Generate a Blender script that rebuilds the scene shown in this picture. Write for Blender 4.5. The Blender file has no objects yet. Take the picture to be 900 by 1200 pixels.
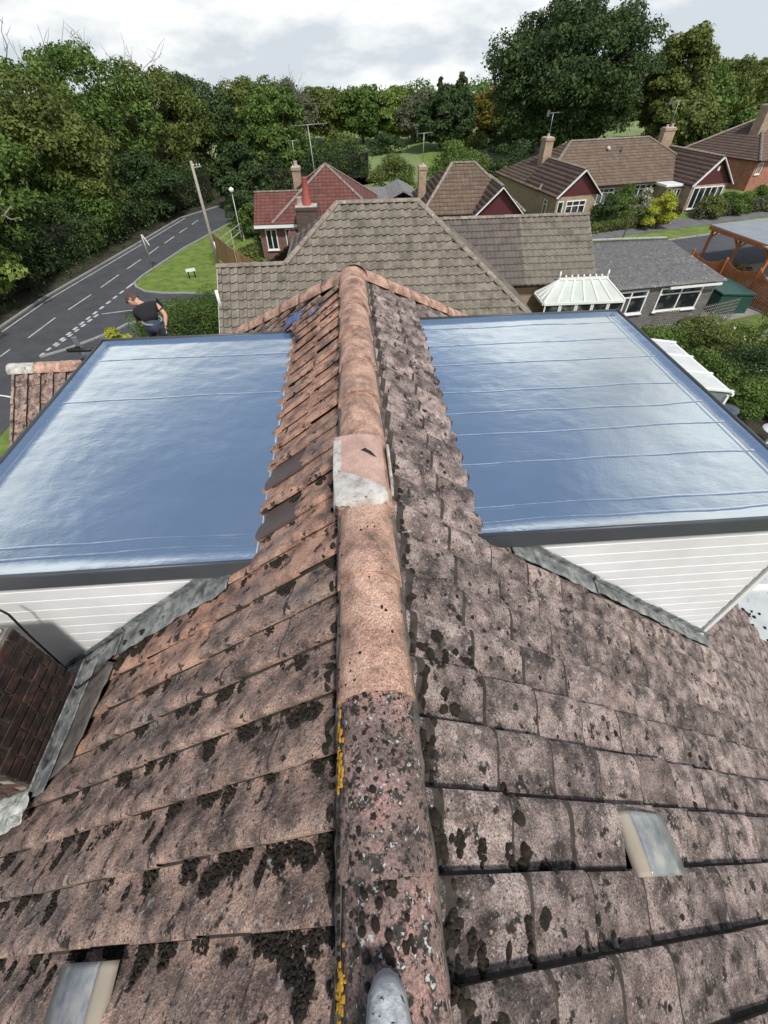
import bpy, bmesh, math, random
import numpy as np
from mathutils import Vector, Matrix, noise as mnoise
random.seed(7); rng = np.random.default_rng(7)
S = bpy.context.scene
COL = S.collection
R = math.radians

# ------------------------------------------------------------------ camera
H = 10.5                                   # eye height above the lane
FPX = 505.0                                # focal length in pixels of a 900 px wide picture
_n = Vector((10, -478, -505)); _r = Vector((-50, 528, -505))
AZ = (-_n).normalized(); AY = (_r - _r.dot(AZ)*AZ).normalized(); AX = AY.cross(AZ)
cam = bpy.data.cameras.new('camera'); camo = bpy.data.objects.new('camera', cam); COL.objects.link(camo)
cam.sensor_fit = 'HORIZONTAL'; cam.sensor_width = 36; cam.lens = FPX/900*36
cam.clip_start = .05; cam.clip_end = 2000
m3 = Matrix((AX, AY, AZ))
camo.matrix_world = Matrix.Translation((0, 0, H)) @ m3.to_4x4()
S.camera = camo
S.render.resolution_x = 768; S.render.resolution_y = 1024

# ------------------------------------------------------------------ sky and sun
SUN_EL, SUN_AZ = R(54), R(160)             # azimuth clockwise from +Y: behind the viewer, a little to the left
w = bpy.data.worlds.new('World'); S.world = w; w.use_nodes = True
nt = w.node_tree; nt.nodes.clear(); N = nt.nodes; L = nt.links
def wn(t, **k):
    n = N.new(t)
    for a, b in k.items(): setattr(n, a, b)
    return n
out = wn('ShaderNodeOutputWorld'); bg = wn('ShaderNodeBackground'); bg.inputs[1].default_value = .1
sky = wn('ShaderNodeTexSky', sky_type='NISHITA', sun_disc=False, sun_elevation=SUN_EL, sun_rotation=SUN_AZ)
tc = wn('ShaderNodeTexCoord'); sep = wn('ShaderNodeSeparateXYZ'); L.new(tc.outputs['Generated'], sep.inputs[0])
def wm(op, a, b=None, c=None, clamp=False):
    n = N.new('ShaderNodeMath'); n.operation = op; n.use_clamp = clamp
    for i, v in enumerate((a, b, c)):
        if v is None: continue
        if isinstance(v, (int, float)): n.inputs[i].default_value = v
        else: L.new(v, n.inputs[i])
    return n.outputs[0]
zc = wm('MAXIMUM', sep.outputs[2], 0.0)
cb = wn('ShaderNodeCombineXYZ'); L.new(sep.outputs[0], cb.inputs[0]); L.new(sep.outputs[1], cb.inputs[1]); L.new(wm('MULTIPLY', sep.outputs[2], 2.6), cb.inputs[2])
def wnoise(scale, det, rough=.55, off=0):
    n = wn('ShaderNodeTexNoise'); n.inputs['Scale'].default_value = scale; n.inputs['Detail'].default_value = det
    n.inputs['Roughness'].default_value = rough
    m = wn('ShaderNodeVectorMath', operation='ADD'); m.inputs[1].default_value = (off, off*.7, off*.3)
    L.new(cb.outputs[0], m.inputs[0]); L.new(m.outputs[0], n.inputs['Vector']); return n.outputs[0]
n1 = wnoise(1.7, 7, .55, 4.0); n2 = wnoise(3.4, 7, .55, 9.0)
n0 = wnoise(1.25, 3.5, .5, 2.0)
cover = wm('ADD', wm('MULTIPLY', wm('SUBTRACT', n0, .5), 2.0), wm('MULTIPLY', wm('SUBTRACT', .495, zc), 2.6))   # full cloud low down, breaking up overhead
mask = wm('ADD', wm('MULTIPLY', cover, 3.0), .5, clamp=True)
shade = wn('ShaderNodeValToRGB'); L.new(wm('ADD', n2, wm('MULTIPLY', wm('SUBTRACT', zc, .15), .55)), shade.inputs[0])
shade.color_ramp.elements[0].position = .40; shade.color_ramp.elements[0].color = (5.0, 5.5, 5.9, 1)
_x = shade.color_ramp.elements.new(.78); _x.color = (11.5, 11.5, 11.4, 1)
shade.color_ramp.elements[1].position = .54; shade.color_ramp.elements[1].color = (8.4, 8.4, 8.3, 1)
mix = wn('ShaderNodeMix', data_type='RGBA'); L.new(mask, mix.inputs[0]); L.new(sky.outputs[0], mix.inputs[6]); L.new(shade.outputs[0], mix.inputs[7])
L.new(mix.outputs[2], bg.inputs[0]); L.new(bg.outputs[0], out.inputs[0])
sun = bpy.data.lights.new('sun', 'SUN'); suno = bpy.data.objects.new('sun', sun); COL.objects.link(suno)
sun.energy = 2.7; sun.angle = R(6); sun.color = (1, .965, .91)
sd = Vector((math.sin(SUN_AZ)*math.cos(SUN_EL), math.cos(SUN_AZ)*math.cos(SUN_EL), math.sin(SUN_EL)))
suno.rotation_euler = sd.to_track_quat('Z', 'Y').to_euler()
S.view_settings.view_transform = 'Standard'; S.view_settings.look = 'None'; S.view_settings.exposure = .42
S.view_settings.gamma = 1

# ------------------------------------------------------------------ places read off the photograph
def ray(u, v):
    d = Vector((u-450, 600-v, -FPX)); return Vector((d.dot(AX), d.dot(AY), d.dot(AZ)))
def at_z(u, v, z):
    d = ray(u, v); return d*((z-H)/d.z) + Vector((0, 0, H))
def at_y(u, v, y):
    d = ray(u, v); return d*(y/d.y) + Vector((0, 0, H))

# ------------------------------------------------------------------ materials
def material(name, stops, scale=5, rough=.8, bump=.3, bscale=40, rnd=0., spots=(), metallic=0., grain=0., gscale=150,
             spec=.5, coord='Position', stretch=None, coat=0., island=0., trans=0., bdist=.01, big=None, detail=5, rng_=(.32, .68)):
    m = bpy.data.materials.new(name); m.use_nodes = True; t = m.node_tree; t.nodes.clear()
    def n(ty, **k):
        x = t.nodes.new(ty)
        for a, b in k.items(): setattr(x, a, b)
        return x
    o = n('ShaderNodeOutputMaterial'); p = n('ShaderNodeBsdfPrincipled')
    g = n('ShaderNodeNewGeometry'); pos = g.outputs['Position']
    if coord == 'Object':
        tcn = n('ShaderNodeTexCoord'); pos = tcn.outputs['Object']
    if stretch:
        mp = n('ShaderNodeMapping'); mp.inputs['Scale'].default_value = stretch; t.links.new(pos, mp.inputs[0]); pos = mp.outputs[0]
    def noise(s, d=4, r=.6):
        x = n('ShaderNodeTexNoise'); x.inputs['Scale'].default_value = s; x.inputs['Detail'].default_value = d; x.inputs['Roughness'].default_value = r
        t.links.new(pos, x.inputs['Vector']); return x.outputs[0]
    def math_(op, a, b, clamp=False):
        x = n('ShaderNodeMath', operation=op); x.use_clamp = clamp
        for i, v in enumerate((a, b)):
            if isinstance(v, (int, float)): x.inputs[i].default_value = v
            else: t.links.new(v, x.inputs[i])
        return x.outputs[0]
    def mixc(f, a, b, blend='MIX'):
        x = n('ShaderNodeMix', data_type='RGBA', blend_type=blend)
        for i, v in ((0, f), (6, a), (7, b)):
            if isinstance(v, (int, float)): x.inputs[i].default_value = v
            elif isinstance(v, tuple): x.inputs[i].default_value = (*v[:3], 1)
            else: t.links.new(v, x.inputs[i])
        return x.outputs[2]
    cr = n('ShaderNodeValToRGB'); fac = noise(scale, detail)
    if island:
        fac = math_('ADD', math_('MULTIPLY', fac, 1-island), math_('MULTIPLY', g.outputs['Random Per Island'], island))
    t.links.new(fac, cr.inputs[0])
    e = cr.color_ramp.elements
    lo, hi = rng_
    while len(e) < len(stops): e.new(.5)
    for i, c in enumerate(stops):
        e[i].position = lo + (hi-lo)*i/max(1, len(stops)-1); e[i].color = (*c, 1)
    col = cr.outputs[0]
    if big:                                    # (colour, scale, threshold, amount): broad blotches
        for c, s, th, am in big:
            f = math_('MULTIPLY', math_('SUBTRACT', noise(s, 3), th), 6, True); col = mixc(math_('MULTIPLY', f, am), col, c)
    if grain:
        f = noise(gscale, 3, .7); gg = math_('ADD', math_('MULTIPLY', math_('SUBTRACT', f, .5), grain*2), 1.)
        hs = n('ShaderNodeHueSaturation'); t.links.new(gg, hs.inputs['Value']); t.links.new(col, hs.inputs['Color']); col = hs.outputs[0]
    for c, s, th, sh in spots:                 # small sharp growths
        f = math_('MULTIPLY', math_('SUBTRACT', noise(s, 3, .62), th), sh, True); col = mixc(f, col, c)
    if rnd:
        oi = n('ShaderNodeObjectInfo'); v = math_('ADD', math_('MULTIPLY', oi.outputs['Random'], rnd*2), 1-rnd)
        hs = n('ShaderNodeHueSaturation'); t.links.new(v, hs.inputs['Value']); t.links.new(col, hs.inputs['Color']); col = hs.outputs[0]
    t.links.new(col, p.inputs['Base Color'])
    p.inputs['Roughness'].default_value = rough; p.inputs['Metallic'].default_value = metallic
    p.inputs['Specular IOR Level'].default_value = spec; p.inputs['Coat Weight'].default_value = coat; p.inputs['Coat Roughness'].default_value = .08
    if bump:
        b = n('ShaderNodeBump'); b.inputs['Strength'].default_value = bump; b.inputs['Distance'].default_value = bdist
        t.links.new(noise(bscale, 5, .65), b.inputs['Height']); t.links.new(b.outputs[0], p.inputs['Normal'])
    sh = p.outputs[0]
    if trans:
        tr = n('ShaderNodeBsdfTranslucent'); t.links.new(col, tr.inputs['Color']); ms = n('ShaderNodeMixShader'); ms.inputs[0].default_value = trans
        t.links.new(sh, ms.inputs[1]); t.links.new(tr.outputs[0], ms.inputs[2]); sh = ms.outputs[0]
    t.links.new(sh, o.inputs[0])
    m['p'] = 1
    return m
def plain(name, c, rough=.5, var=.12, **k):
    a = tuple(x*(1-var) for x in c); b = tuple(min(1, x*(1+var)) for x in c)
    k.setdefault('bump', .1)
    return material(name, [a, b], rough=rough, **k)
def brick_mat(name, c1, c2, mortar, sc=1.0):
    m = bpy.data.materials.new(name); m.use_nodes = True; t = m.node_tree; p = t.nodes['Principled BSDF']
    b = t.nodes.new('ShaderNodeTexBrick'); g = t.nodes.new('ShaderNodeTexCoord')
    mp = t.nodes.new('ShaderNodeVectorMath'); mp.operation = 'DOT_PRODUCT'; mp.inputs[1].default_value = (1, 1, 0)
    sx = t.nodes.new('ShaderNodeSeparateXYZ'); cx = t.nodes.new('ShaderNodeCombineXYZ')
    t.links.new(g.outputs['Object'], mp.inputs[0]); t.links.new(g.outputs['Object'], sx.inputs[0])
    t.links.new(mp.outputs['Value'], cx.inputs[0]); t.links.new(sx.outputs[2], cx.inputs[1]); t.links.new(cx.outputs[0], b.inputs['Vector'])
    b.inputs['Scale'].default_value = sc; b.inputs['Brick Width'].default_value = .225; b.inputs['Row Height'].default_value = .075
    b.inputs['Mortar Size'].default_value = .008
    b.inputs['Color1'].default_value = (*c1, 1); b.inputs['Color2'].default_value = (*c2, 1); b.inputs['Mortar'].default_value = (*mortar, 1)
    ns = t.nodes.new('ShaderNodeTexNoise'); ns.inputs['Scale'].default_value = 2.5; ns.inputs['Detail'].default_value = 6
    t.links.new(g.outputs['Object'], ns.inputs['Vector'])
    hs = t.nodes.new('ShaderNodeHueSaturation'); mr = t.nodes.new('ShaderNodeMapRange'); mr.inputs[3].default_value = .5; mr.inputs[4].default_value = 1.5
    t.links.new(ns.outputs[0], mr.inputs[0]); t.links.new(mr.outputs[0], hs.inputs['Value']); t.links.new(b.outputs[0], hs.inputs['Color'])
    t.links.new(hs.outputs[0], p.inputs['Base Color']); p.inputs['Roughness'].default_value = .9
    return m
BLK = (.012, .010, .008); WHT = (.55, .54, .50)
M = {}
SPK = [((.030, .022, .017), 15, .59, 18), ((.05, .042, .038), 70, .60, 16), (WHT, 85, .64, 16), ((.46, .40, .37), 34, .60, 9)]
M['tile_p'] = material('salmon_clay_tile', [(.16, .10, .075), (.41, .235, .165), (.62, .36, .25)], 9, .92, 1., 60, rnd=.13, grain=1.2, gscale=170, detail=10, bdist=.022, rng_=(.36, .62),
    big=[((.20, .165, .15), 2.6, .52, .7)], spots=[SPK[0], SPK[2], ((.52, .35, .27), 8, .66, 6)])
M['tile_l'] = material('pink_clay_tile', [(.095, .066, .054), (.285, .192, .150), (.52, .345, .26)], 9, .92, 1., 60, rnd=.12, grain=1.5, gscale=170, detail=10, bdist=.022, rng_=(.36, .62),
    big=[((.18, .157, .145), 2.2, .52, .55)], spots=SPK+[((.46, .32, .27), 5, .69, 9)])
M['tile_r'] = material('grey_clay_tile', [(.070, .053, .047), (.215, .163, .142), (.42, .325, .285)], 10, .92, 1., 60, rnd=.24, grain=1.6, gscale=160, detail=10, bdist=.022, rng_=(.36, .62),
    big=[((.28, .19, .16), 1.9, .58, .55)], spots=SPK+[((.42, .335, .30), 6, .68, 10)])
M['clean_ridge'] = material('smooth_salmon_ridge', [(.34, .22, .18), (.46, .30, .24), (.56, .38, .31)], 8, .9, .5, 60, grain=.5, gscale=150)
M['tile_edge'] = material('mossy_tile_edge', [(.025, .02, .016), (.07, .055, .045)], 20, .95, .5, 60)
M['ridge_pink'] = material('salmon_ridge_tile', [(.20, .135, .10), (.46, .275, .20), (.68, .43, .32)], 9, .9, 1., 70, rnd=.08, grain=1.5, gscale=160, detail=10, bdist=.018, rng_=(.34, .62),
    spots=[((.07, .05, .04), 60, .64, 12), ((.55, .44, .38), 30, .66, 10)])
M['ridge_dark'] = material('lichen_ridge_tile', [(.10, .075, .065), (.25, .17, .145), (.40, .23, .19)], 7, .93, .8, 70, rnd=.05, grain=1.5, gscale=150, detail=9,
    spots=[((.05, .042, .034), 24, .535, 16), ((.025, .02, .016), 55, .55, 16), (WHT, 48, .61, 16), ((.42, .22, .02), 9, .745, 18)])
M['moss'] = material('dark_moss', [(.008, .006, .004), (.020, .014, .008), (.045, .034, .018)], 50, 1, 1., 160, bdist=.008)
M['orange_lichen'] = material('orange_lichen', [(.45, .22, .02), (.6, .36, .04)], 60, 1, .8, 150)
M['mortar'] = material('pale_mortar', [(.30, .27, .23), (.50, .47, .42), (.62, .60, .56)], 14, .95, .8, 60, grain=.2, spots=[((.06, .05, .045), 22, .62, 12)])
M['brown_plastic'] = plain('brown_replacement_tile', (.085, .062, .055), .6, grain=.1)
M['felt'] = plain('roof_felt', (.02, .018, .017), .95)
M['grp'] = material('wet_resin_roof', [(.60, .70, .77), (.66, .76, .82), (.72, .81, .86)], 1.2, .15, .0, 10, metallic=.9, coat=1., spec=.8)
M['filletm'] = material('grey_mortar_fillet', [(.05,.045,.04),(.15,.13,.115)], 12, .9, .6, 30, grain=.15)
M['fascia'] = plain('charcoal_trim', (.060, .066, .075), .42, .08)
M['upvc'] = material('white_plastic_cladding', [(.66, .66, .65), (.80, .80, .79)], 2, .35, .05, 20, spots=[((.12, .11, .09), 9, .765, 20)])
M['white'] = plain('white_paint', (.78, .78, .76), .4, .05)
M['lead'] = material('grey_lead', [(.09, .095, .095), (.23, .24, .235), (.45, .46, .44)], 12, .45, .8, 14, metallic=.35, bdist=.03, grain=.2, spots=[((.03, .028, .025), 12, .64, 10)])
M['foil'] = material('pale_crumpled_flashing', [(.30, .31, .29), (.55, .55, .50), (.75, .75, .70)], 9, .4, 1., 16, metallic=.25, bdist=.04)
M['brick'] = material('mossy_red_brick', [(.014, .012, .010), (.045, .028, .022), (.12, .052, .036)], 14, .9, .8, 60, rnd=.35, grain=.3, detail=6, spots=[((.10, .095, .04), 7, .66, 9)])
M['joint'] = material('sooty_mortar', [(.16, .145, .125), (.42, .38, .33)], 8, .95, .8, 60)
M['black'] = plain('black_rubber', (.012, .012, .012), .5)
M['blue'] = material('blue_membrane', [(.04, .07, .22), (.10, .16, .40)], 20, .45, .6, 30)
M['glass'] = material('window_glass', [(.012, .014, .016), (.02, .024, .026), (.16, .165, .16)], 1.4, .06, 0, 1, spec=1.)
M['tan_tile'] = material('tan_concrete_tile', [(.115, .10, .075), (.19, .165, .13), (.26, .225, .175)], 3, .92, .5, 40, rnd=.08, island=.18, grain=.5, gscale=30,
    spots=[((.045, .04, .03), 3.2, .66, 10), ((.4, .39, .35), 9, .72, 12)])
M['tan_ridge'] = material('weathered_ridge', [(.16, .135, .11), (.30, .25, .20)], 5, .92, .5, 40, rnd=.15, spots=[((.5, .48, .44), 6, .63, 10)])
M['purple_tile'] = material('dark_plum_tile', [(.09, .076, .064), (.155, .132, .11)], 3, .9, .5, 40, island=.2, rnd=.07)
M['tan2_tile'] = material('brown_concrete_tile', [(.125, .112, .088), (.22, .195, .15)], 3, .92, .5, 40, island=.2, rnd=.07)
M['red_tile'] = material('red_interlocking_tile', [(.13, .045, .038), (.19, .075, .06)], 2, .88, .4, 40, island=.2)
M['brown_tile'] = material('brown_plain_tile', [(.115, .08, .058), (.18, .13, .092)], 2, .9, .4, 40, island=.22, grain=.2, gscale=8)
M['brown2_tile'] = material('dull_red_brown_tile', [(.12, .078, .062), (.17, .115, .088)], 2, .9, .4, 40, island=.22)
M['asbestos'] = material('corrugated_cement_sheet', [(.13, .125, .12), (.24, .235, .22)], 4, .95, .6, 30, grain=.4, gscale=6, spots=[((.45, .44, .4), 5, .6, 8), ((.06, .06, .05), 4, .62, 8)])
M['bk_buff'] = brick_mat('buff_brickwork', (.36, .25, .15), (.28, .19, .12), (.36, .33, .28))
M['bk_red'] = brick_mat('red_brickwork', (.20, .065, .04), (.13, .05, .035), (.25, .22, .2))
M['bk_orange'] = brick_mat('orange_brickwork', (.42, .13, .06), (.28, .09, .05), (.30, .26, .22))
M['bk_grey'] = brick_mat('grey_brickwork', (.14, .13, .12), (.10, .095, .09), (.22, .21, .2))
M['bk_dark'] = brick_mat('soot_dark_brickwork', (.09, .05, .035), (.05, .035, .028), (.15, .13, .11))
M['burgundy'] = plain('burgundy_board', (.085, .018, .022), .5, .1)
M['pot'] = plain('red_clay_pot', (.36, .09, .07), .8)
M['pot2'] = plain('pale_clay_pot', (.45, .33, .28), .8)
M['asphalt'] = material('asphalt', [(.050, .053, .058), (.075, .078, .082)], 1.2, .85, .5, 60, grain=.25, gscale=25, big=[((.085, .085, .085), .35, .5, .5)])
M['paving'] = material('pavement_tarmac', [(.11, .11, .11), (.17, .165, .16)], 2, .9, .4, 50, grain=.25, gscale=20)
M['drive'] = material('concrete_drive', [(.20, .19, .17), (.30, .285, .26)], 1, .9, .4, 30, grain=.2, gscale=10)
M['kerb'] = plain('kerb_concrete', (.30, .30, .28), .9, grain=.2)
M['paint'] = material('worn_road_paint', [(.34, .34, .33), (.60, .60, .58)], 3, .7, .2, 40, spots=[((.15, .15, .15), 9, .66, 10)])
M['grass'] = material('mown_grass', [(.09, .145, .02), (.155, .225, .035), (.23, .28, .065)], 1.6, .95, .9, 18, bdist=.08, grain=.5, gscale=14, detail=8, big=[((.13, .13, .06), .25, .55, .5)])
M['field'] = material('pale_meadow', [(.15, .20, .06), (.22, .27, .10)], .12, .95, .6, 3, grain=.4, gscale=3, bdist=.2)
M['soil'] = material('leaf_litter_soil', [(.025, .022, .014), (.06, .05, .03), (.05, .07, .025)], 1.2, 1, 1., 12, bdist=.1, grain=.4, gscale=9, detail=8)
M['bark'] = material('bark', [(.07, .055, .04), (.16, .13, .10)], 6, .95, .9, 20, bdist=.03)
M['deadwood'] = plain('bleached_branch', (.30, .27, .21), .9)
M['wood'] = material('orange_stained_timber', [(.30, .10, .03), (.42, .16, .05)], 6, .75, .4, 40, stretch=(1, 1, .2))
M['palewood'] = material('larch_fence_board', [(.30, .18, .09), (.46, .29, .15)], 4, .85, .4, 40, rnd=.18)
M['twigs'] = plain('shaded_twigs', (.022, .022, .012), 1.)  # near black: the shade deep inside the hedges is put into this colour
M['greywood'] = material('grey_weathered_timber', [(.12, .11, .095), (.24, .22, .19)], 5, .9, .5, 40)
M['metal'] = plain('galvanised_steel', (.34, .35, .35), .45, metallic=.6)
M['polewood'] = plain('pale_timber_pole', (.33, .30, .25), .9, grain=.2)
M['green'] = plain('dark_green_panel', (.02, .075, .06), .5)
M['poly'] = material('milky_polycarbonate', [(.50, .53, .50), (.62, .65, .60)], 1.5, .3, .05, 10, spots=[((.30, .33, .20), 2.2, .62, 3)])
M['polydirty'] = material('mossy_polycarbonate', [(.45, .47, .46), (.60, .62, .60)], 3, .35, .1, 10, spots=[((.08, .085, .06), 5, .60, 8)])
M['yellowpoly'] = material('cream_polycarbonate', [(.46, .50, .43), (.60, .63, .56)], 1., .35, .05, 10)
M['grp_grey'] = material('grey_resin_sheet', [(.16, .18, .20), (.24, .26, .28)], 1, .35, .2, 5, metallic=.1)
M['butt'] = plain('blue_grey_plastic', (.055, .07, .085), .4)
M['skin'] = plain('skin', (.52, .30, .22), .55, .06)
M['hair'] = plain('brown_hair', (.075, .045, .028), .7, .3, bump=.8, bscale=60)
M['tshirt'] = plain('black_tshirt', (.010, .010, .012), .9, .2, bump=.5, bscale=12, bdist=.02)
M['jeans'] = material('dark_blue_denim', [(.018, .026, .045), (.05, .07, .11)], 14, .9, .6, 14, bdist=.02)
M['shoe'] = material('speckled_grey_mesh', [(.30, .31, .32), (.46, .47, .48), (.70, .70, .70)], 45, .8, .5, 90, coord='Object', spots=[((.05, .05, .055), 60, .60, 25)])
M['sole'] = plain('grey_shoe_rubber', (.24, .245, .26), .7)
def leafmat(name, a, b, c):
    return material(name, [a, b, c], .55, .7, 0, 1, island=.3, trans=.3, spec=.25, rng_=(.34, .64))
LEAF = {
 'mid': leafmat('mid_green_leaves', (.040, .080, .015), (.092, .158, .030), (.175, .25, .055)),
 'dark': leafmat('dark_green_leaves', (.022, .042, .014), (.050, .085, .026), (.095, .14, .045)),
 'olive': leafmat('olive_leaves', (.056, .080, .016), (.118, .155, .034), (.20, .24, .062)),
 'pale': leafmat('pale_green_leaves', (.075, .125, .02), (.16, .23, .045), (.26, .33, .085)),
 'grey': leafmat('grey_green_leaves', (.07, .085, .042), (.13, .145, .075), (.20, .21, .12)),
 'yellow': leafmat('yellow_green_leaves', (.22, .26, .02), (.40, .42, .04), (.55, .55, .08)),
 'autumn': leafmat('yellowing_leaves', (.10, .10, .02), (.20, .17, .03), (.30, .24, .04)),
 'russet': leafmat('russet_ivy', (.05, .02, .012), (.09, .05, .02), (.06, .07, .02)),
 'flower': leafmat('cream_flower_heads', (.35, .33, .25), (.55, .5, .42), (.65, .6, .5)),
}
# ------------------------------------------------------------------ builders
class MB:
    def __init__(s): s.v = []; s.f = []; s.sm = []
    def add(s, vs, fs, smooth=False):
        o = len(s.v); s.v += [tuple(v) for v in vs]; s.f += [tuple(i+o for i in f) for f in fs]; s.sm += [smooth]*len(fs); return s
    def box(s, x0, y0, z0, x1, y1, z1, M4=None):
        vs = [Vector(p) for p in ((x0,y0,z0),(x1,y0,z0),(x1,y1,z0),(x0,y1,z0),(x0,y0,z1),(x1,y0,z1),(x1,y1,z1),(x0,y1,z1))]
        if M4: vs = [M4 @ v for v in vs]
        return s.add(vs, [(0,3,2,1),(4,5,6,7),(0,1,5,4),(1,2,6,5),(2,3,7,6),(3,0,4,7)])
    def beam(s, a, b, w, h, up=(0,0,1)):
        a = Vector(a); b = Vector(b); d = (b-a).normalized(); x = d.cross(Vector(up))
        if x.length < 1e-4: x = Vector((1,0,0))
        x.normalize(); z = x.cross(d)
        vs = [p + x*w/2*i + z*h/2*j for p in (a, b) for i, j in ((-1,-1),(1,-1),(1,1),(-1,1))]
        return s.add(vs, [(0,1,2,3),(7,6,5,4),(0,4,5,1),(1,5,6,2),(2,6,7,3),(3,7,4,0)])
    def tube(s, pts, r, n=8):
        pts = [Vector(p) for p in pts]; rs = r if isinstance(r, (list, tuple)) else [r]*len(pts); vs = []; fs = []
        x = None
        for i, p in enumerate(pts):
            d = (pts[min(i+1, len(pts)-1)] - pts[max(i-1, 0)]).normalized()
            if x is None: x = d.orthogonal().normalized()
            x = (x - d*x.dot(d)).normalized(); y = d.cross(x)
            vs += [p + (x*math.cos(2*math.pi*k/n) + y*math.sin(2*math.pi*k/n))*rs[i] for k in range(n)]
        for i in range(len(pts)-1):
            fs += [(i*n+k, i*n+(k+1)%n, (i+1)*n+(k+1)%n, (i+1)*n+k) for k in range(n)]
        fs += [tuple(range(n-1, -1, -1)), tuple((len(pts)-1)*n+k for k in range(n))]
        return s.add(vs, fs, True)
    def poly(s, pts, th):                       # a slab under a planar polygon
        pts = [Vector(p) for p in pts]; n = (pts[1]-pts[0]).cross(pts[2]-pts[0]).normalized()
        if n.z < 0: pts.reverse(); n = -n
        k = len(pts); vs = pts + [p - n*th for p in pts]
        return s.add(vs, [tuple(range(k)), tuple(range(2*k-1, k-1, -1))] + [(i, i+k, (i+1)%k+k, (i+1)%k) for i in range(k)])
    def build(s, name, mat, parent=None, bevel=0, world=False):
        use = sorted({i for f in s.f for i in f}); ix = {a: b for b, a in enumerate(use)}
        if len(use) < len(s.v): s.v = [s.v[i] for i in use]; s.f = [tuple(ix[i] for i in f) for f in s.f]
        me = bpy.data.meshes.new(name); me.from_pydata(s.v, [], s.f); me.materials.append(M[mat] if isinstance(mat, str) else mat)
        me.polygons.foreach_set('use_smooth', s.sm); me.update()
        o = bpy.data.objects.new(name, me); COL.objects.link(o)
        if parent: attach(o, parent, world)
        if bevel:
            b = o.modifiers.new('bevel', 'BEVEL'); b.width = bevel; b.segments = 2; b.limit_method = 'ANGLE'
        return o
WM = {}
def attach(o, parent, world=False):
    o.parent = parent
    if world: o.matrix_parent_inverse = WM.get(parent.name, Matrix.Identity(4)).inverted()
def empty(name, loc=(0,0,0), rz=0):
    o = bpy.data.objects.new(name, None); COL.objects.link(o); o.location = loc; o.rotation_euler.z = rz; o.empty_display_size = .3
    WM[o.name] = Matrix.Translation(loc) @ Matrix.Rotation(rz, 4, 'Z'); return o
def tag(o, label, cat, group=None, kind=None):
    if label: o['label'] = label
    if cat: o['category'] = cat
    if group: o['group'] = group
    if kind: o['kind'] = kind
    return o
def struct(o): o['kind'] = 'structure'; return o
def fastmesh(name, V, F, mat, smooth=False, matidx=None):
    k = F.shape[1]; me = bpy.data.meshes.new(name)
    me.vertices.add(len(V)); me.vertices.foreach_set('co', V.astype(np.float32).ravel())
    me.loops.add(F.size); me.loops.foreach_set('vertex_index', F.astype(np.int32).ravel())
    me.polygons.add(len(F)); me.polygons.foreach_set('loop_start', np.arange(0, F.size, k, dtype=np.int32))
    for m in (mat if isinstance(mat, list) else [mat]): me.materials.append(m)
    if smooth: me.polygons.foreach_set('use_smooth', np.ones(len(F), bool))
    if matidx is not None: me.polygons.foreach_set('material_index', matidx.astype(np.int32))
    me.update(calc_edges=True)
    o = bpy.data.objects.new(name, me); COL.objects.link(o); return o

# ---- roof tiles -------------------------------------------------
NTOP = {6: 3}
def prof(s, hgt=.034):                         # pantile wave across one tile: roll first, then pan
    k = [(0, .86), (.05, .97), (.14, 1), (.27, .93), (.42, .68), (.57, .38), (.72, .14), (.86, .01), (1, .02), (1.12, .1)]
    for (a, u), (b, v) in zip(k, k[1:]):
        if s <= b:
            t = (s-a)/(b-a); return (u+(v-u)*t)*hgt
    return k[-1][1]*hgt
def tile_template(w, g, hgt=.034, th=.011, ns=11, ntt=5, rise=.013, seed=0, wob=.0012, over=.08, sides=True, lap=.05, scallop=.006, sdrop=0., strip=0):
    rr = random.Random(seed); off = Vector((seed*7.3, 2.1*seed, 0)); vs = []; fs = []
    L_ = g + lap
    for j in range(ntt):
        b = ([-lap, -.002, strip] + [strip+(g-strip)*q/(ntt-3) for q in range(1, ntt-2)])[j] if strip else -lap + L_*j/(ntt-1); t = (b)/g
        for i in range(ns):
            s = [0, .05, .12, .22, .35, .50, .64, .77, .87, (.94 if strip > .02 else .985), 1+over][i] if strip else (1+over)*i/(ns-1); a = s*w
            n = prof(s, hgt) + rise*t + mnoise.noise(Vector((a*22, b*16, 0))+off)*wob*2
            bb = b
            if j == ntt-1: bb = b - scallop*(abs(s-.5)*2)**4 + mnoise.noise(Vector((a*30, 5, seed*3.)))*.004
            vs.append((a, bb, n))
    for j in range(ntt-1):
        for i in range(ns-1):
            p = j*ns+i; fs.append((p, p+ns, p+ns+1, p+1))
    ntopf = len(fs); top = len(vs)
    for i in range(ns): vs.append(vs[(ntt-1)*ns+i])
    for i in range(ns):                        # lower lip, split off so that its edge stays crisp
        x, y, z = vs[(ntt-1)*ns+i]; vs.append((x, y-.003, z-th))
    for i in range(ns-1):
        p = top+i; q = top+ns+i; fs.append((p, q, q+1, p+1))
    if sides:
        s0 = len(vs)
        for j in range(ntt): vs.append(vs[j*ns])
        for j in range(ntt):
            x, y, z = vs[j*ns]; vs.append((x-.001, y, z-th*1.5-sdrop))
        for j in range(ntt-1): fs.append((s0+j, s0+ntt+j, s0+ntt+j+1, s0+j+1))
    NTOP[len(fs)] = ntopf
    return vs, fs
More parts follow.
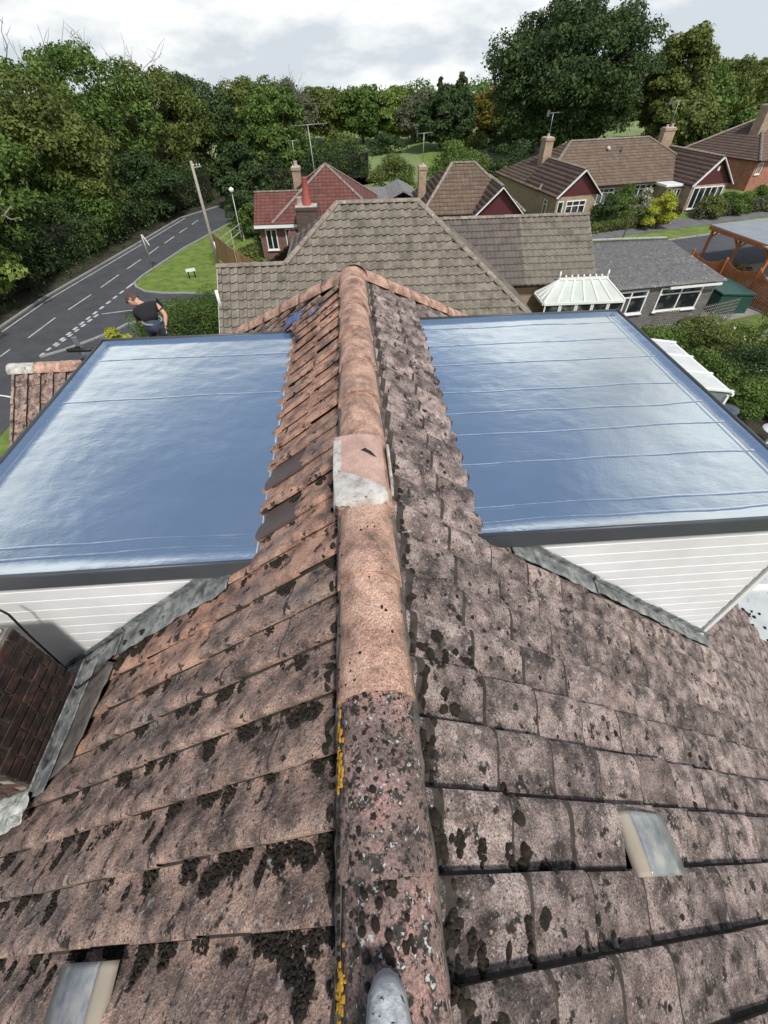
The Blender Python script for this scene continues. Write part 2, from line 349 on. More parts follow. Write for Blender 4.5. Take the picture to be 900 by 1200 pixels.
def flat_template(w, g, th=.03, hgt=.02):      # far roofs: three faces per tile
    vs = []; xs = (0, .3, .55, .95)
    hs = (.4, 1, .5, 0)
    for b, r in ((-.02, 0), (g, 1)):
        for x, h in zip(xs, hs): vs.append((x*w, b, h*hgt + r*th))
    for x, h in zip(xs, hs): vs.append((x*w, g-.005, h*hgt + th - th*1.2))
    fs = [(i, i+4, i+5, i+1) for i in range(3)] + [(4+i, 8+i, 9+i, 5+i) for i in range(3)]
    return vs, fs
def mesh_of(name, tpl, mat, smooth=True, edge=None, ntop=0):
    me = bpy.data.meshes.new(name); me.from_pydata([tuple(v) for v in tpl[0]], [], tpl[1]); me.materials.append(mat)
    if edge:
        me.materials.append(M[edge]); per = len(tpl[1]) if ntop is None else ntop[1]; me.polygons.foreach_set('material_index', [0 if (i % per) < ntop[0] and not (len(ntop) > 2 and (ntop[2] <= (i % per) < ntop[3] or ((i % per) < 60 and i % 10 == 9))) else 1 for i in range(len(tpl[1]))])
    me.polygons.foreach_set('use_smooth', [smooth]*len(tpl[1]))
    me.update(); return me
def pin(p, poly2):
    n = len(poly2); s = 0
    for i in range(n):
        a = poly2[i]; b = poly2[(i+1) % n]; c = (b[0]-a[0])*(p[1]-a[1]) - (b[1]-a[1])*(p[0]-a[0])
        if c < -1e-6: return False
    return True
CAMP = Vector((0, 0, H))
def tile_face(parent, poly, tpl, mat, w, g, indiv=0, name='tile', matfn=None, start=0., smooth=True, jit=.002, edge='tile_edge', ntop=None):
    """tiles laid over one convex, planar roof face; the nearest `indiv` as parts, the rest joined"""
    nt_ = (ntop or NTOP.get(len(tpl[1]), len(tpl[1])), len(tpl[1]))
    P = [Vector(p) for p in poly]; n = (P[1]-P[0]).cross(P[2]-P[0]).normalized()
    if n.z < 0: P.reverse(); n = -n
    e1 = Vector((0,0,1)).cross(n).normalized(); e2 = e1.cross(n); e2 = -e2 if e2.z > 0 else e2
    if e1.cross(e2).dot(n) < 0: e1 = -e1
    O = max(P, key=lambda p: p.z)
    Q = [((p-O).dot(e1), (p-O).dot(e2)) for p in P]
    ar = sum(Q[i][0]*Q[(i+1) % len(Q)][1] - Q[(i+1) % len(Q)][0]*Q[i][1] for i in range(len(Q)))
    Qc = Q if ar > 0 else Q[::-1]; Pc = P if ar > 0 else P[::-1]
    x0 = min(q[0] for q in Q); x1 = max(q[0] for q in Q); y1 = max(q[1] for q in Q)
    x0 = math.floor(x0/w)*w
    cells = []
    for j in range(int(math.ceil(y1/g))+1):
        for i in range(int(math.ceil((x1-x0)/w))+1):
            a, b = x0+i*w, j*g
            cs = [(a, b), (a+w, b), (a+w, b+g), (a, b+g)]
            ins = [pin(c, Qc) for c in cs]
            mid = pin((a+w/2, b+g/2), Qc)
            if all(ins): cells.append((a, b, True))
            elif any(ins) or mid or any(min(c[0] for c in cs) <= q[0] <= max(c[0] for c in cs) and b <= q[1] <= b+g for q in Qc) : cells.append((a, b, False))
    planes = []
    cen = sum(P, Vector())/len(P)
    for i in range(len(Pc)):
        a = Pc[i]; b = Pc[(i+1) % len(Pc)]; pn = (b-a).cross(n).normalized()
        if pn.dot(cen-a) > 0: pn = -pn
        planes.append((a, pn))
    W = WM.get(parent.name, Matrix.Identity(4))
    cells.sort(key=lambda c: (W @ (O+e1*c[0]+e2*c[1]) - CAMP).length)
    def clip(bm):
        for a, pn in planes:
            bmesh.ops.bisect_plane(bm, geom=bm.verts[:]+bm.edges[:]+bm.faces[:], plane_co=a, plane_no=pn, clear_outer=True)
    shared = {}
    joinV = []; joinF = []; nb = 0; V0 = [Vector(v) for v in tpl[0]]
    for k, (a, b, full) in enumerate(cells):
        o3 = O + e1*a + e2*b
        mt = matfn(o3) if matfn else mat
        j = [random.uniform(-jit, jit) for _ in range(3)]
        mat4 = Matrix(((e1.x, e2.x, n.x, o3.x+j[0]), (e1.y, e2.y, n.y, o3.y+j[1]), (e1.z, e2.z, n.z, o3.z+j[2]), (0,0,0,1)))
        if k < indiv:
            if full:
                if mt not in shared: shared[mt] = mesh_of(name, tpl, M[mt], smooth, edge, nt_)
                o = bpy.data.objects.new(name, shared[mt]); COL.objects.link(o); o.parent = parent; o.matrix_local = mat4
            else:
                me = mesh_of(name, ([mat4 @ v for v in V0], tpl[1]), M[mt], smooth, edge, nt_)
                bm = bmesh.new(); bm.from_mesh(me); clip(bm)
                if bm.faces:
                    bm.to_mesh(me); o = bpy.data.objects.new(name, me); COL.objects.link(o); o.parent = parent
                bm.free()
        else:
            joinV += [mat4 @ v for v in V0]; joinF.append((nb, mt)); nb += len(V0)
    if joinF:
        groups = {}
        for nb, mt in joinF: groups.setdefault(mt, []).append(nb)
        nv = len(V0)
        for mt, lst in groups.items():
            vs = []; fs = []
            for q, s0 in enumerate(lst):
                vs += joinV[s0:s0+nv]; fs += [tuple(i+q*nv for i in f) for f in tpl[1]]
            me = mesh_of('roof_tiles', (vs, fs), M[mt], smooth, edge, nt_); bm = bmesh.new(); bm.from_mesh(me); clip(bm); bm.to_mesh(me); bm.free()
            o = bpy.data.objects.new('roof_tiles', me); COL.objects.link(o); o.parent = parent; o['kind'] = 'stuff'
def ridge_run(parent, a, b, r, seg, mat, name='ridge_tile', arc=170, nseg=12, stuff=False, droop=.0, matfn=None, lift=.0):
    a = Vector(a); b = Vector(b); d = b-a; Ln = d.length; d.normalize(); x = d.cross(Vector((0,0,1))).normalized(); z = x.cross(d)
    k = max(1, round(Ln/seg)); sl = Ln/k; allmb = MB()
    for i in range(k):
        mb = MB() if not stuff else allmb
        r0 = r*(1.05+random.uniform(-.02, .02)); r1 = r*.97; th = max(.012, r*.13); vs = []
        rings = [(0, r0), (.12*sl, r0*.995), (.5*sl, (r0+r1)/2), (sl*1.02, r1)] if not stuff else [(0, r0), (sl*1.01, r1)]
        jx = random.uniform(-.004, .004) if not stuff else 0; jz = random.uniform(-.004, .004) if not stuff else 0
        for t, rr_ in rings:
            for q in range(nseg+1):
                an = R(90-arc/2 + arc*q/nseg); wv = mnoise.noise(Vector((q*.9, t*9+i*3, i*1.7)))*.003*(0 if stuff else 1)
                vs.append(a + d*(i*sl+t) + x*(math.cos(an)*(rr_+wv)+jx) + z*(math.sin(an)*(rr_+wv)+jz+lift))
        n1_ = nseg+1; fs = []
        for ri in range(len(rings)-1):
            fs += [(ri*n1_+q, ri*n1_+q+1, (ri+1)*n1_+q+1, (ri+1)*n1_+q) for q in range(nseg)]
        e = len(vs)
        for q in range(nseg+1):
            an = R(90-arc/2 + arc*q/nseg); vs.append(a + d*(i*sl) + x*(math.cos(an)*(r0-th)+jx) + z*(math.sin(an)*(r0-th)+jz+lift))
        fs += [(q+1, q, e+q, e+q+1) for q in range(nseg)]
        mb.add(vs, fs, True)
        if not stuff: mb.build(name, matfn(i, k) if matfn else mat, parent)
    if stuff: o = allmb.build(name, mat, parent)

LEAFK = 2.5
# ---- foliage ----------------------------------------------------
def leaf_cloud(centers, radii, count, size, flat=.75, up=.35, inner=.25):
    count = int(count*LEAFK); size *= LEAFK**-.5*1.02
    """quads scattered through the outer shells of many small clumps"""
    C = np.asarray(centers, float); Rr = np.asarray(radii, float); wgt = Rr**2; idx = rng.choice(len(C), count, p=wgt/wgt.sum())
    d = rng.normal(size=(count, 3)); d /= np.linalg.norm(d, axis=1)[:, None]
    d[:, 2] = np.where(d[:, 2] < -.3, -d[:, 2], d[:, 2])
    rad = Rr[idx]*np.clip(rng.normal(.88, inner*.6, count), .25, 1.28)
    P = C[idx] + d*rad[:, None]*np.array([1, 1, flat])
    nrm = d + rng.normal(scale=.55, size=(count, 3)) + np.array([0, 0, up]); nrm /= np.linalg.norm(nrm, axis=1)[:, None]
    t = np.cross(nrm, rng.normal(size=(count, 3))); t /= np.linalg.norm(t, axis=1)[:, None]; b = np.cross(nrm, t)
    s = size*np.exp(rng.normal(-.1, .34, count))[:, None]
    V = np.stack([P - t*s, P - b*s*.55, P + t*s, P + b*s*.55], 1).reshape(-1, 3)
    return V, np.arange(count*4).reshape(-1, 4)
def limb(mb, a, b, r0, r1, n=7, bend=.12, seg=4):
    a = Vector(a); b = Vector(b); pts = []; rs = []
    for i in range(seg+1):
        t = i/seg; p = a.lerp(b, t); k = math.sin(t*math.pi)*bend*(b-a).length
        pts.append(p + Vector((random.uniform(-1,1), random.uniform(-1,1), random.uniform(0,.5)))*k*.6); rs.append(r0+(r1-r0)*t)
    mb.tube(pts, rs, n)
def tree(x, y, z0, h, rx, leaf, label, cat='tree', ry=None, low=.25, n=9000, size=.22, clumps=90, cr=None, group=None, name='broadleaf_tree', bare=0, seed=None, lean=0., spire=0):
    ry = ry or rx; root = empty(name, (x, y, z0)); tag(root, label, cat, group)
    tb = MB(); tr = max(.12, h*.028); top = h*.62
    tb.tube([(0,0,-.2), (lean*.2, .1, top*.35), (lean*.5, -.1, top*.7), (lean*.7, 0, top)], [tr*1.25, tr, tr*.75, tr*.45], 8)
    cs = []; rs = []; cz0 = h*low; cz = (h+cz0)/2; rz = (h-cz0)/2; cr = cr or rx*.28
    while len(cs) < clumps:
        d = Vector([random.gauss(0, 1) for _ in range(3)]).normalized(); k = random.uniform(.5, 1)**.6
        zz = d.z*k; wd = 1.
        if spire: wd = max(.12, 1-((zz+1)/2)**1.3)*1.25
        nz = 1 + .22*mnoise.noise(Vector((d.x*1.7+x, d.y*1.7+y, d.z*1.7)))
        r = cr*random.uniform(.6, 1.25)*(wd**.5 if spire else 1)
        c = Vector((d.x*k*rx*wd*nz, d.y*k*ry*wd*nz, 0)); c *= max(.3, 1-r/max(rx, .1)*.6); c.z = cz + zz*(rz-r*.5)*nz
        c.z = min(c.z, h-r*.6); c.x += lean*(c.z/h)
        cs.append(c); rs.append(r)
    for c in cs[::max(1, clumps//14)]: limb(tb, (0, 0, min(c.z*.5, top*.8)), c, tr*.38, .03, 6)
    tb.build('trunk', 'bark', root)
    V, F = leaf_cloud(cs, rs, n, size); o = fastmesh('crown', V, F, LEAF[leaf]); o.parent = root
    if bare:
        bb = MB()
        for _ in range(bare):
            a = random.choice(cs); q = Vector((random.uniform(-.5,.5)*rx, random.uniform(-.3,.3)*ry, h+random.uniform(-.03,.07)*h)); limb(bb, a, q, .05, .012, 4, .1, 4)
            for _ in range(4):
                m_ = a.lerp(q, random.uniform(.4, 1)); limb(bb, m_, m_+Vector((random.uniform(-1,1), random.uniform(-1,1), random.uniform(.3,1.2))), .02, .006, 3, .1, 2)
        bb.build('bare_twigs', 'bark', root)
    return root
def shrub(x, y, z0, h, rx, leaf, label, ry=None, n=2500, size=.09, clumps=22, group=None, name='shrub', extra=None, cat='shrub'):
    ry = ry or rx; root = empty(name, (x, y, z0)); tag(root, label, cat, group); sb = MB(); cs = []; rs = []
    for _ in range(clumps):
        a = random.uniform(0, 6.28); k = random.uniform(0, 1)**.5; r = min(rx, ry, h)*random.uniform(.25, .42)
        c = Vector((math.cos(a)*k*(rx-r*.6), math.sin(a)*k*(ry-r*.6), 0)); c.z = random.uniform(.3, 1)*h*(1-.45*k*k) - r*.4; c.z = max(c.z, r*.4); cs.append(c); rs.append(r)
    for c in cs[::3]: limb(sb, (c.x*.15, c.y*.15, 0), c, .03, .008, 5)
    sb.build('stem', 'bark', root); V, F = leaf_cloud(cs, rs, n, size); o = fastmesh('foliage', V, F, LEAF[leaf]); o.parent = root
    if extra:
        V, F = leaf_cloud([c + Vector((0,0,r*.35)) for c, r in zip(cs, rs)], [r*.9 for r in rs], extra[1], extra[2]); o = fastmesh('flowers', V, F, LEAF[extra[0]]); o.parent = root; o['kind'] = 'stuff'
    return root
def hedge(pts, wdt, h, z0, leaf, label, n=9000, size=.07, name='hedge', extra=None, rough=.15, cat='hedge'):
    """clipped hedge along a line of points"""
    root = empty(name, (pts[0][0], pts[0][1], z0)); tag(root, label, cat)
    P = [Vector((p[0]-pts[0][0], p[1]-pts[0][1], 0)) for p in pts]; cs = []; rs = []; mb = MB()
    for a, b in zip(P, P[1:]):
        d = (b-a); Ln = d.length; d.normalize(); s = Vector((-d.y, d.x, 0)); r = .28*min(wdt, h)
        for i in range(int(Ln/(r*.7))+1):
            for j in range(max(2, int(wdt/(r*.9)))):
                for k in range(max(2, int(h/(r*.9)))):
                    wj = (j+.5)/max(2, int(wdt/(r*.9)))-.5; kz = (k+.6)/max(2, int(h/(r*.9)))
                    c = a + d*(i*r*.7) + s*(wj*(wdt-r)) + Vector((0,0,kz*(h-r*.5))) + Vector([random.gauss(0, rough*r) for _ in range(3)]); cs.append(c); rs.append(r*random.uniform(.85, 1.2))
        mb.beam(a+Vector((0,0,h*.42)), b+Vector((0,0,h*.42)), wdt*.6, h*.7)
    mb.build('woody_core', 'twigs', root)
    V, F = leaf_cloud(cs, rs, n, size, 1., .2, .12); o = fastmesh('foliage', V, F, LEAF[leaf]); o.parent = root
    if extra:
        V, F = leaf_cloud(cs, rs, extra[1], extra[2]); o = fastmesh('flowers', V, F, LEAF[extra[0]]); o.parent = root
    return root
#PART2
# ------------------------------------------------------------------ ground, roads
def gz(x, y):
    t = min(1, max(0, (x-8)/5)); z = .7*t*t*(3-2*t)
    return z if y < 125 else z-(y-125)*.085                # the land falls away beyond the far trees
xs = [-400,-200,-100,-60,-45,-36,-28,-20,-12,-4,4,8,8.6,9.2,9.8,10.4,11,11.6,12.2,13,18,26,36,50,80,150,300,600]
ys = [-80,-30,-10,0,8,16,24,32,40,50,60,75,90,120,126,200,400,900]
V = [(x, y, gz(x, y)) for y in ys for x in xs]; nx = len(xs)
mb = MB(); mb.add(V, [(j*nx+i, j*nx+i+1, (j+1)*nx+i+1, (j+1)*nx+i) for j in range(len(ys)-1) for i in range(nx-1)]); struct(mb.build('ground', 'grass'))
def sheet(name, pts, mat, z=None, th=0, pix=True, kind='structure'):
    P = [at_z(u, v, z) for u, v in pts] if pix else [Vector((p[0], p[1], z)) for p in pts]
    mb = MB()
    if th: mb.poly(P, th)
    else:
        if (P[1]-P[0]).cross(P[2]-P[1]).z < 0: P = P[::-1]
        mb.add(P, [tuple(range(len(P)))])
    o = mb.build(name, mat)
    if kind: o['kind'] = kind
    return o
A0 = at_z
# meadow behind the houses
mb = MB(); mb.add([(-22,66,.006),(60,66,.706),(75,120,.706),(-25,120,.006)], [(0,1,2,3)]); mb = MB()
mb.add([(-25,63,.008),(7.9,63,.008),(7.9,120,.008),(-25,120,.008),(13.2,63,.708),(70,63,.708),(70,120,.708),(13.2,120,.708)], [(0,1,2,3),(4,5,6,7),(1,4,7,2)]); struct(mb.build('meadow', 'field'))
# left lane
_e = [at_z(u, v, 0) for u, v in [(2,389),(55,352),(111,319),(164,287.5),(217,255.5)]]
kl = [(_e[0].x-.2, -10), (_e[0].x-.25, 15)] + [(p.x-.35, p.y+.05) for p in _e] + [(-12.4,57),(-6.5,64),(2,70)]
kr = [(-14.6,-10),(-14.9,15),(-14.9,20),(-15.0,27),(-15.0,34),(-13.6,41),(-11.1,48.5),(-7.6,54.5),(-2.5,60.5),(5,66)]
def ribbon(name, a, b, z, mat, th=0):
    mb = MB(); k = len(a); P = [(p[0], p[1], z) for p in a] + [(p[0], p[1], z) for p in b]
    mb.add(P, [(i, i+k, i+k+1, i+1) for i in range(k-1)])
    if th: mb.add([(p[0], p[1], q) for p in b for q in (z, z-th)], [(2*i, 2*i+1, 2*i+3, 2*i+2) for i in range(k-1)])
    return mb.build(name, mat)
struct(ribbon('road', kl, kr, .008, 'asphalt'))
struct(ribbon('woodland_floor', [(p[0]-26, p[1]) for p in kl], [(p[0]-.9, p[1]) for p in kl], .012, 'soil'))
struct(ribbon('verge', [(p[0]-.9, p[1]) for p in kl], [(p[0]-.15, p[1]) for p in kl], .016, 'soil'))
def kerbline(name, pts, z=0, w=.14, h=.10):
    mb = MB()
    for a, b in zip(pts, pts[1:]):
        a = Vector((*a, z+h/2-.02)); b = Vector((*b, z+h/2-.02)); d = b-a; k = max(1, int(d.length/1.8))
        for i in range(k): mb.beam(a+d*(i/k+.002), a+d*((i+1)/k-.002), w, h)
    o = mb.build(name, 'kerb'); return struct(o)
kerbline('kerb', [(p[0]-.07, p[1]) for p in kl])
# side road mouth: from the lane to the right, behind the hedge
isl = [at_z(u, v, 0) for u, v in [(158,332),(160,337),(170,342),(190,344),(222,344),(262,346)]]
struct(sheet('side_road', [(p.x, p.y) for p in isl] + [(9, 30.5), (9, 24), (-6, 21.0), (-12.4, 20.3), (-13.9, 19.6), (-14.9, 18.2), (-15.2, 33.0)], 'asphalt', .005, pix=False))
kerbline('kerb', [(p.x, p.y) for p in isl])
islk = [(isl[0].x, isl[0].y), (-15.0,34.5), (-13.6,41), (-11.1,48.5)]
kerbline('kerb', islk)
nearv = [at_z(u, v, 0) for u, v in [(47,419),(75,411),(110,398),(135,388),(150,380),(175,374)]]
kerbline('kerb', [(p.x, p.y) for p in nearv])
# markings
def dashes(name, pix_pairs, w, z=.014):
    mb = MB()
    for (u0, v0), (u1, v1) in pix_pairs:
        a = at_z(u0, v0, z); b = at_z(u1, v1, z); d = (b-a).normalized(); s = Vector((-d.y, d.x, 0))*w/2
        mb.add([a-s, b-s, b+s, a+s], [(0,1,2,3)])
    return struct(mb.build(name, 'paint'))
dashes('centre_line', [((0,418),(12,409)),((33,396),(65,372)),((80,363),(107,345)),((118,337),(139,322)),((149,315),(165,304)),((174,298),(186,289)),((193,285),(204,277)),((210,273),(219,267)),((225,263),(232,258))], .10)
dashes('edge_line', [((2,389),(55,352)),((55,352),(111,319)),((111,319),(164,287.5)),((164,287.5),(217,255.5))], .10, .013)
def gw(a, b, k, gap=.42):
    r = []
    for i in range(k):
        t0 = i/k; t1 = (i+1-gap)/k; r.append(((a[0]+(b[0]-a[0])*t0, a[1]+(b[1]-a[1])*t0), (a[0]+(b[0]-a[0])*t1, a[1]+(b[1]-a[1])*t1)))
    return r
dashes('give_way_line', gw((47,417),(148,338),13) + [((148,338),(157,331.5))] + gw((65,406),(118,366),7), .17)
dashes('side_edge_line', [((119,368),(146,364.5)),((146,364.5),(200,358))], .10)
# right-hand street
Z7 = .7
def rs(name, y0, y1, mat, z):                  # straight strips, each running away to the right
    mb = MB(); sl = .28; P = [(13.2, y0-1.6, z), (13.2, y1-1.6, z), (90, y1+sl*(90-19), z), (90, y0+sl*(90-19), z)]
    mb.add(P, [(0,3,2,1)]); return struct(mb.build(name, mat))
rs('street', 27.8, 34.2, 'asphalt', .708); rs('pavement', 36.5, 38.8, 'paving', .712); rs('driveway', 21.5, 27.7, 'drive', .706)
kerbline('street_kerb', [(13.2, 32.65), (30, 34.2+.28*11), (70, 34.2+.28*51)], .7)

# ------------------------------------------------------------------ the bungalow we stand on
K = .75; CO, SI = .8, .6; WT, GA = .2025, .3125
ZR = H-1.41
root = empty('bungalow', (0, 0, 0)); tag(root, 'nearest house under a mossy ridge, with two flat roofed white clad dormers', 'house')
mb = MB(); mb.box(-4.1, -7, 0, 4.1, 7.2, 5.75); mb.build('wall', 'bk_red', root)
mb = MB(); YE = 4.5; XE = 4.58; zf = lambda x: ZR-.055-K*abs(x)
a = [(-XE, -8, zf(XE)), (0, -8, zf(0)), (XE, -8, zf(XE)), (-XE, YE+XE, zf(XE)), (0, YE, zf(0)), (XE, YE+XE, zf(XE))]
mb.add(a + [(-XE,-8,5.4),(XE,-8,5.4),(-XE,YE+XE,5.4),(XE,YE+XE,5.4)], [(0,1,4,3),(1,2,5,4),(3,4,5),(0,6,7,2,1),(6,8,9,7),(0,3,8,6),(2,7,9,5),(3,5,9,8)])
mb.build('roof_deck', 'felt', root)
tlt = lambda i: tile_template(WT, GA, seed=i, over=.07, hgt=.046, rise=.010, th=.008, ntt=7, strip=.012, sdrop=.012, scallop=.003)
tpls = [mesh_of('tile', tlt(i), M['tile_l'], True, 'tile_edge', (999, 999, 10, 20)) for i in range(5)]
trt = lambda i: tile_template(WT, GA, seed=i, over=.07, sdrop=.006, hgt=.040, ntt=7, rise=.021, th=.014, strip=.036, scallop=.020)
tplr = [mesh_of('tile', trt(i), M['tile_r'], True, 'tile_edge', (60, len(trt(i)[1]), 10, 20)) for i in range(5)]
tplp = [mesh_of('tile', tile_template(WT, GA, seed=i, over=.07, hgt=.036, rise=.012, th=.009, scallop=.006), M['tile_p']) for i in range(5)]
tplb = mesh_of('tile', tile_template(WT, GA, seed=2, over=.07, wob=.0, hgt=.034, scallop=.002), M['brown_plastic'])
PL = Vector((0, 0, ZR-.035))
def slope_pt(sg, y, d, n=0.):                   # d metres down the slope from the ridge axis, n proud of the pans
    return Vector((sg*(CO*d+SI*n), y, ZR-.035-SI*d+CO*n))
Y0 = {1: .075, -1: .0}
def surf(sg, y, d):
    s = ((y-Y0[-1])/WT) % 1 if sg < 0 else ((Y0[1]-y)/WT) % 1
    t = ((d-.15)/GA) % 1
    return prof(s, .046)+.010*t if sg < 0 else prof(s, .040)+.021*t
def in_dormer(sg, x, y):
    ax = abs(x)
    if sg > 0: return ax > .80 and 1.75 < y < 4.35 and ax < 2.7
    return ax > .80 and 1.7 < y < 4.15 and ax < 2.35
cells = []
for sg in (1, -1):
    for j in range(18):
        d = .15+GA*j
        for i in range(-36, 52):
            y = Y0[sg]+WT*i                      # roll edge of this tile
            ym = y - sg*WT/2; xm = sg*CO*(d+GA/2)
            if abs(xm) > XE or ym > YE+abs(xm)-.02 or ym < -6.8: continue
            if in_dormer(sg, xm, ym): continue
            if sg < 0 and xm < -2.02 and xm > -2.6 and .8 < ym < 1.3: continue
            p = slope_pt(sg, ym, d+GA/2); c = p-CAMP; q = (c.dot(Vector((AX.x,AY.x,AZ.x))), c.dot(Vector((AX.y,AY.y,AZ.y))), c.dot(Vector((AX.z,AY.z,AZ.z))))
            vis = q[2] < -.2 and abs(q[0]/q[2]*FPX) < 520 and -680 < -q[1]/q[2]*FPX < 680
            hid = abs(xm) > 2.9 and ym > 2.2 and sg < 0 or (abs(xm) > .8 and 4.2 < ym)
            cells.append((0 if vis and not hid else 1, c.length, sg, i, j, y, d))
cells.sort(key=lambda c: (c[0], c[1]))
rest = {1: ([], []), -1: ([], [])}
BROWN = {(-1, 8, 1), (-1, 10, 1)}
for k, (vv, _, sg, i, j, y, d) in enumerate(cells):
    p = slope_pt(sg, y, d); e1 = Vector((0, -sg, 0)); e2 = Vector((sg*CO, 0, -SI)); n = Vector((sg*SI, 0, CO))
    jj = [random.gauss(0, .0022) for _ in range(3)]; p = p+Vector(jj); rot = random.gauss(0, .008); tl = random.gauss(0, .010)
    m4 = Matrix(((e1.x,e2.x,n.x,p.x),(e1.y,e2.y,n.y,p.y),(e1.z,e2.z,n.z,p.z),(0,0,0,1))) @ Matrix.Rotation(rot, 4, 'Z') @ Matrix.Rotation(tl, 4, 'X')
    if k < 300:
        me = tplb if (sg, i, j) in BROWN else random.choice(tplr if sg > 0 else tplp if y + random.gauss(0, .12) + .25*d > 1.25 else tpls)
        o = bpy.data.objects.new('tile', me); COL.objects.link(o); o.parent = root; o.matrix_local = m4
        if me is tplb: o['label'] = 'smooth dark brown replacement tile'
    else:
        vs, fs = rest[sg]; q = len(vs); me = tpls[0] if sg < 0 else tplr[0]
        vs += [m4 @ v.co for v in me.vertices]; fs += [tuple(t+q for t in f.vertices) for f in me.polygons]
for sg, mt in ((1, 'tile_r'), (-1, 'tile_l')):
    me = mesh_of('outer_tiles', rest[sg], M[mt], True, 'tile_edge', (999, len(tpls[0].polygons))); o = bpy.data.objects.new('outer_tiles', me); COL.objects.link(o); o.parent = root; o['kind'] = 'stuff'
# hip end facing the neighbours
tile_face(root, [(0, YE, ZR), (-XE, YE+XE, ZR-K*XE), (XE, YE+XE, ZR-K*XE)], tile_template(WT, GA, ns=6, ntt=3), 'tile_r', WT, GA)
# ridge: half round tiles, the lower end of each lapping the next
RZ = ZR-.045; seg = .4425
joints = [.07+seg*i for i in range(-4, 3)]
def ridge_mat(i): return 'ridge_dark' if i < 4 else 'ridge_pink'
def ridge_piece(y0, y1, mat, r=.121, i=0, name='ridge_tile', up=0.):
    mb = MB(); vs = []; ns_ = 20; rings = [(y0, r*1.05), (y0+.008, r*1.065), (y0+.05, r*1.05), (y0+.2, r), (y1-.1, r*.985), (y1+.03, r*.96)]
    jx = random.gauss(0, .0035)-.02*(y0+1)/5; jz = random.gauss(0, .002)+up
    for yy, rr_ in rings:
        for q in range(ns_+1):
            an = R(2+176*q/ns_); wv = mnoise.noise(Vector((q*.35, yy*7, i*2.)))*.005
            vs.append((math.cos(an)*(rr_+wv)+jx, yy+(mnoise.noise(Vector((q*.8, i*3., 1)))*.008 if yy == y0 else 0), RZ+math.sin(an)*(rr_+wv)+jz))
    k = ns_+1; fs = [(a*k+q, (a+1)*k+q, (a+1)*k+q+1, a*k+q+1) for a in range(len(rings)-1) for q in range(ns_)]
    e0 = len(vs); vs += vs[:ns_+1]; e = len(vs)
    for q in range(ns_+1):
        an = R(2+176*q/ns_); vs.append((math.cos(an)*(r-.020)+jx, y0+.004, RZ+math.sin(an)*(r-.016)+jz))
    fs += [(e0+q, e0+q+1, e+q+1, e+q) for q in range(ns_)]
    mb.add(vs, fs, True); return mb.build(name, mat, root)
JY = [-1.26, -.815, -.37, .07, .51, .955, 1.40, 1.80, 2.24, 2.68, 3.12, 3.56, 4.0, 4.44]
for i, (a, b) in enumerate(zip(JY, JY[1:])):
    if i == 6:                                   # the short cut piece bedded in pale mortar
        ridge_piece(a-.05, b, 'ridge_pink', .122, i)
        PT = lambda x_, y_: RZ+.140-1.3*x_*x_+.004*mnoise.noise(Vector((x_*20, y_*20, 1)))
        nq, nj = 14, 16; ya, yb_ = 1.37, 1.80
        def front(x_): return ya-.05*(1-(x_/.12)**2)+.012*mnoise.noise(Vector((x_*25, 3, 1)))
        vs = [(x_-.03, yy, PT(x_, yy)) for j in range(nj+1) for x_ in [-.118+.236*q/nq for q in range(nq+1)] for yy in [front(x_)+(yb_-front(x_))*j/nj]]
        k = nq+1; mb = MB(); mb.add(vs, [(j*k+q, j*k+q+1, (j+1)*k+q+1, (j+1)*k+q) for j in range(nj) for q in range(nq)], True)
        rim = [j*k for j in range(nj, -1, -1)]+list(range(1, k))+[j*k+nq for j in range(1, nj+1)]
        rv = [vs[i_] for i_ in rim]; m_ = len(rv); mb.add(rv+[(p[0], p[1], p[2]-.07) for p in rv], [(i_, i_+m_, i_+1+m_, i_+1) for i_ in range(m_-1)])
        o = mb.build('ridge_tile', 'clean_ridge', root); o['label'] = 'short cut ridge tile with a hole and pale mortar smear'
        # pale mortar squeezed over its near end and up its left side
        vs = []; nj2 = 26
        for j in range(nj2+1):
            for q in range(nq*2+1):
                s_ = q/(nq*2); x_ = -.124; yy0 = front(-.118+.236*s_)-.012; tt_ = j/nj2
                lim = (.40 if tt_ > .12 else .40) ; yy = yy0+(1.76-yy0)*tt_
                xr = .124 if yy < ya+.03 else max(-.085, .124-(yy-ya-.03)*1.75)+.012*mnoise.noise(Vector((yy*40, 2, 2)))
                x_ = -.124+(xr+.124)*s_; ed_ = min(1, min(s_, 1)*9+.25)
                bump_ = .007+.010*abs(mnoise.noise(Vector((x_*30, yy*30, 7))))*(1.6 if tt_ < .15 else .6)
                vs.append((x_-.03, yy, PT(x_, yy)+bump_*(0 if s_ > .97 else 1)-(.045 if j == 0 else 0)-(.05 if q == 0 else 0)))
        k2 = nq*2+1; mb = MB(); mb.add(vs, [(j*k2+q, j*k2+q+1, (j+1)*k2+q+1, (j+1)*k2+q) for j in range(nj2) for q in range(nq*2)], True); mb.build('mortar_patch', 'mortar', root)
        mb = MB()                                # the small dark broken hole
        hv = [(.010, 1.665), (.030, 1.685), (.060, 1.655), (.085, 1.615), (.062, 1.625), (.035, 1.650)]
        mb.add([(x_-.028, y_, PT(x_, y_)+.003) for x_, y_ in hv], [tuple(range(len(hv)))[::-1]]); mb.build('hole', 'felt', root)
        mb = MB(); mb.box(.112, 1.47, RZ+.0, .128, 1.80, RZ+.07); mb.build('mortar_lump', 'mortar', root, .01)
    else: ridge_piece(a, b, ridge_mat(i), i=i)
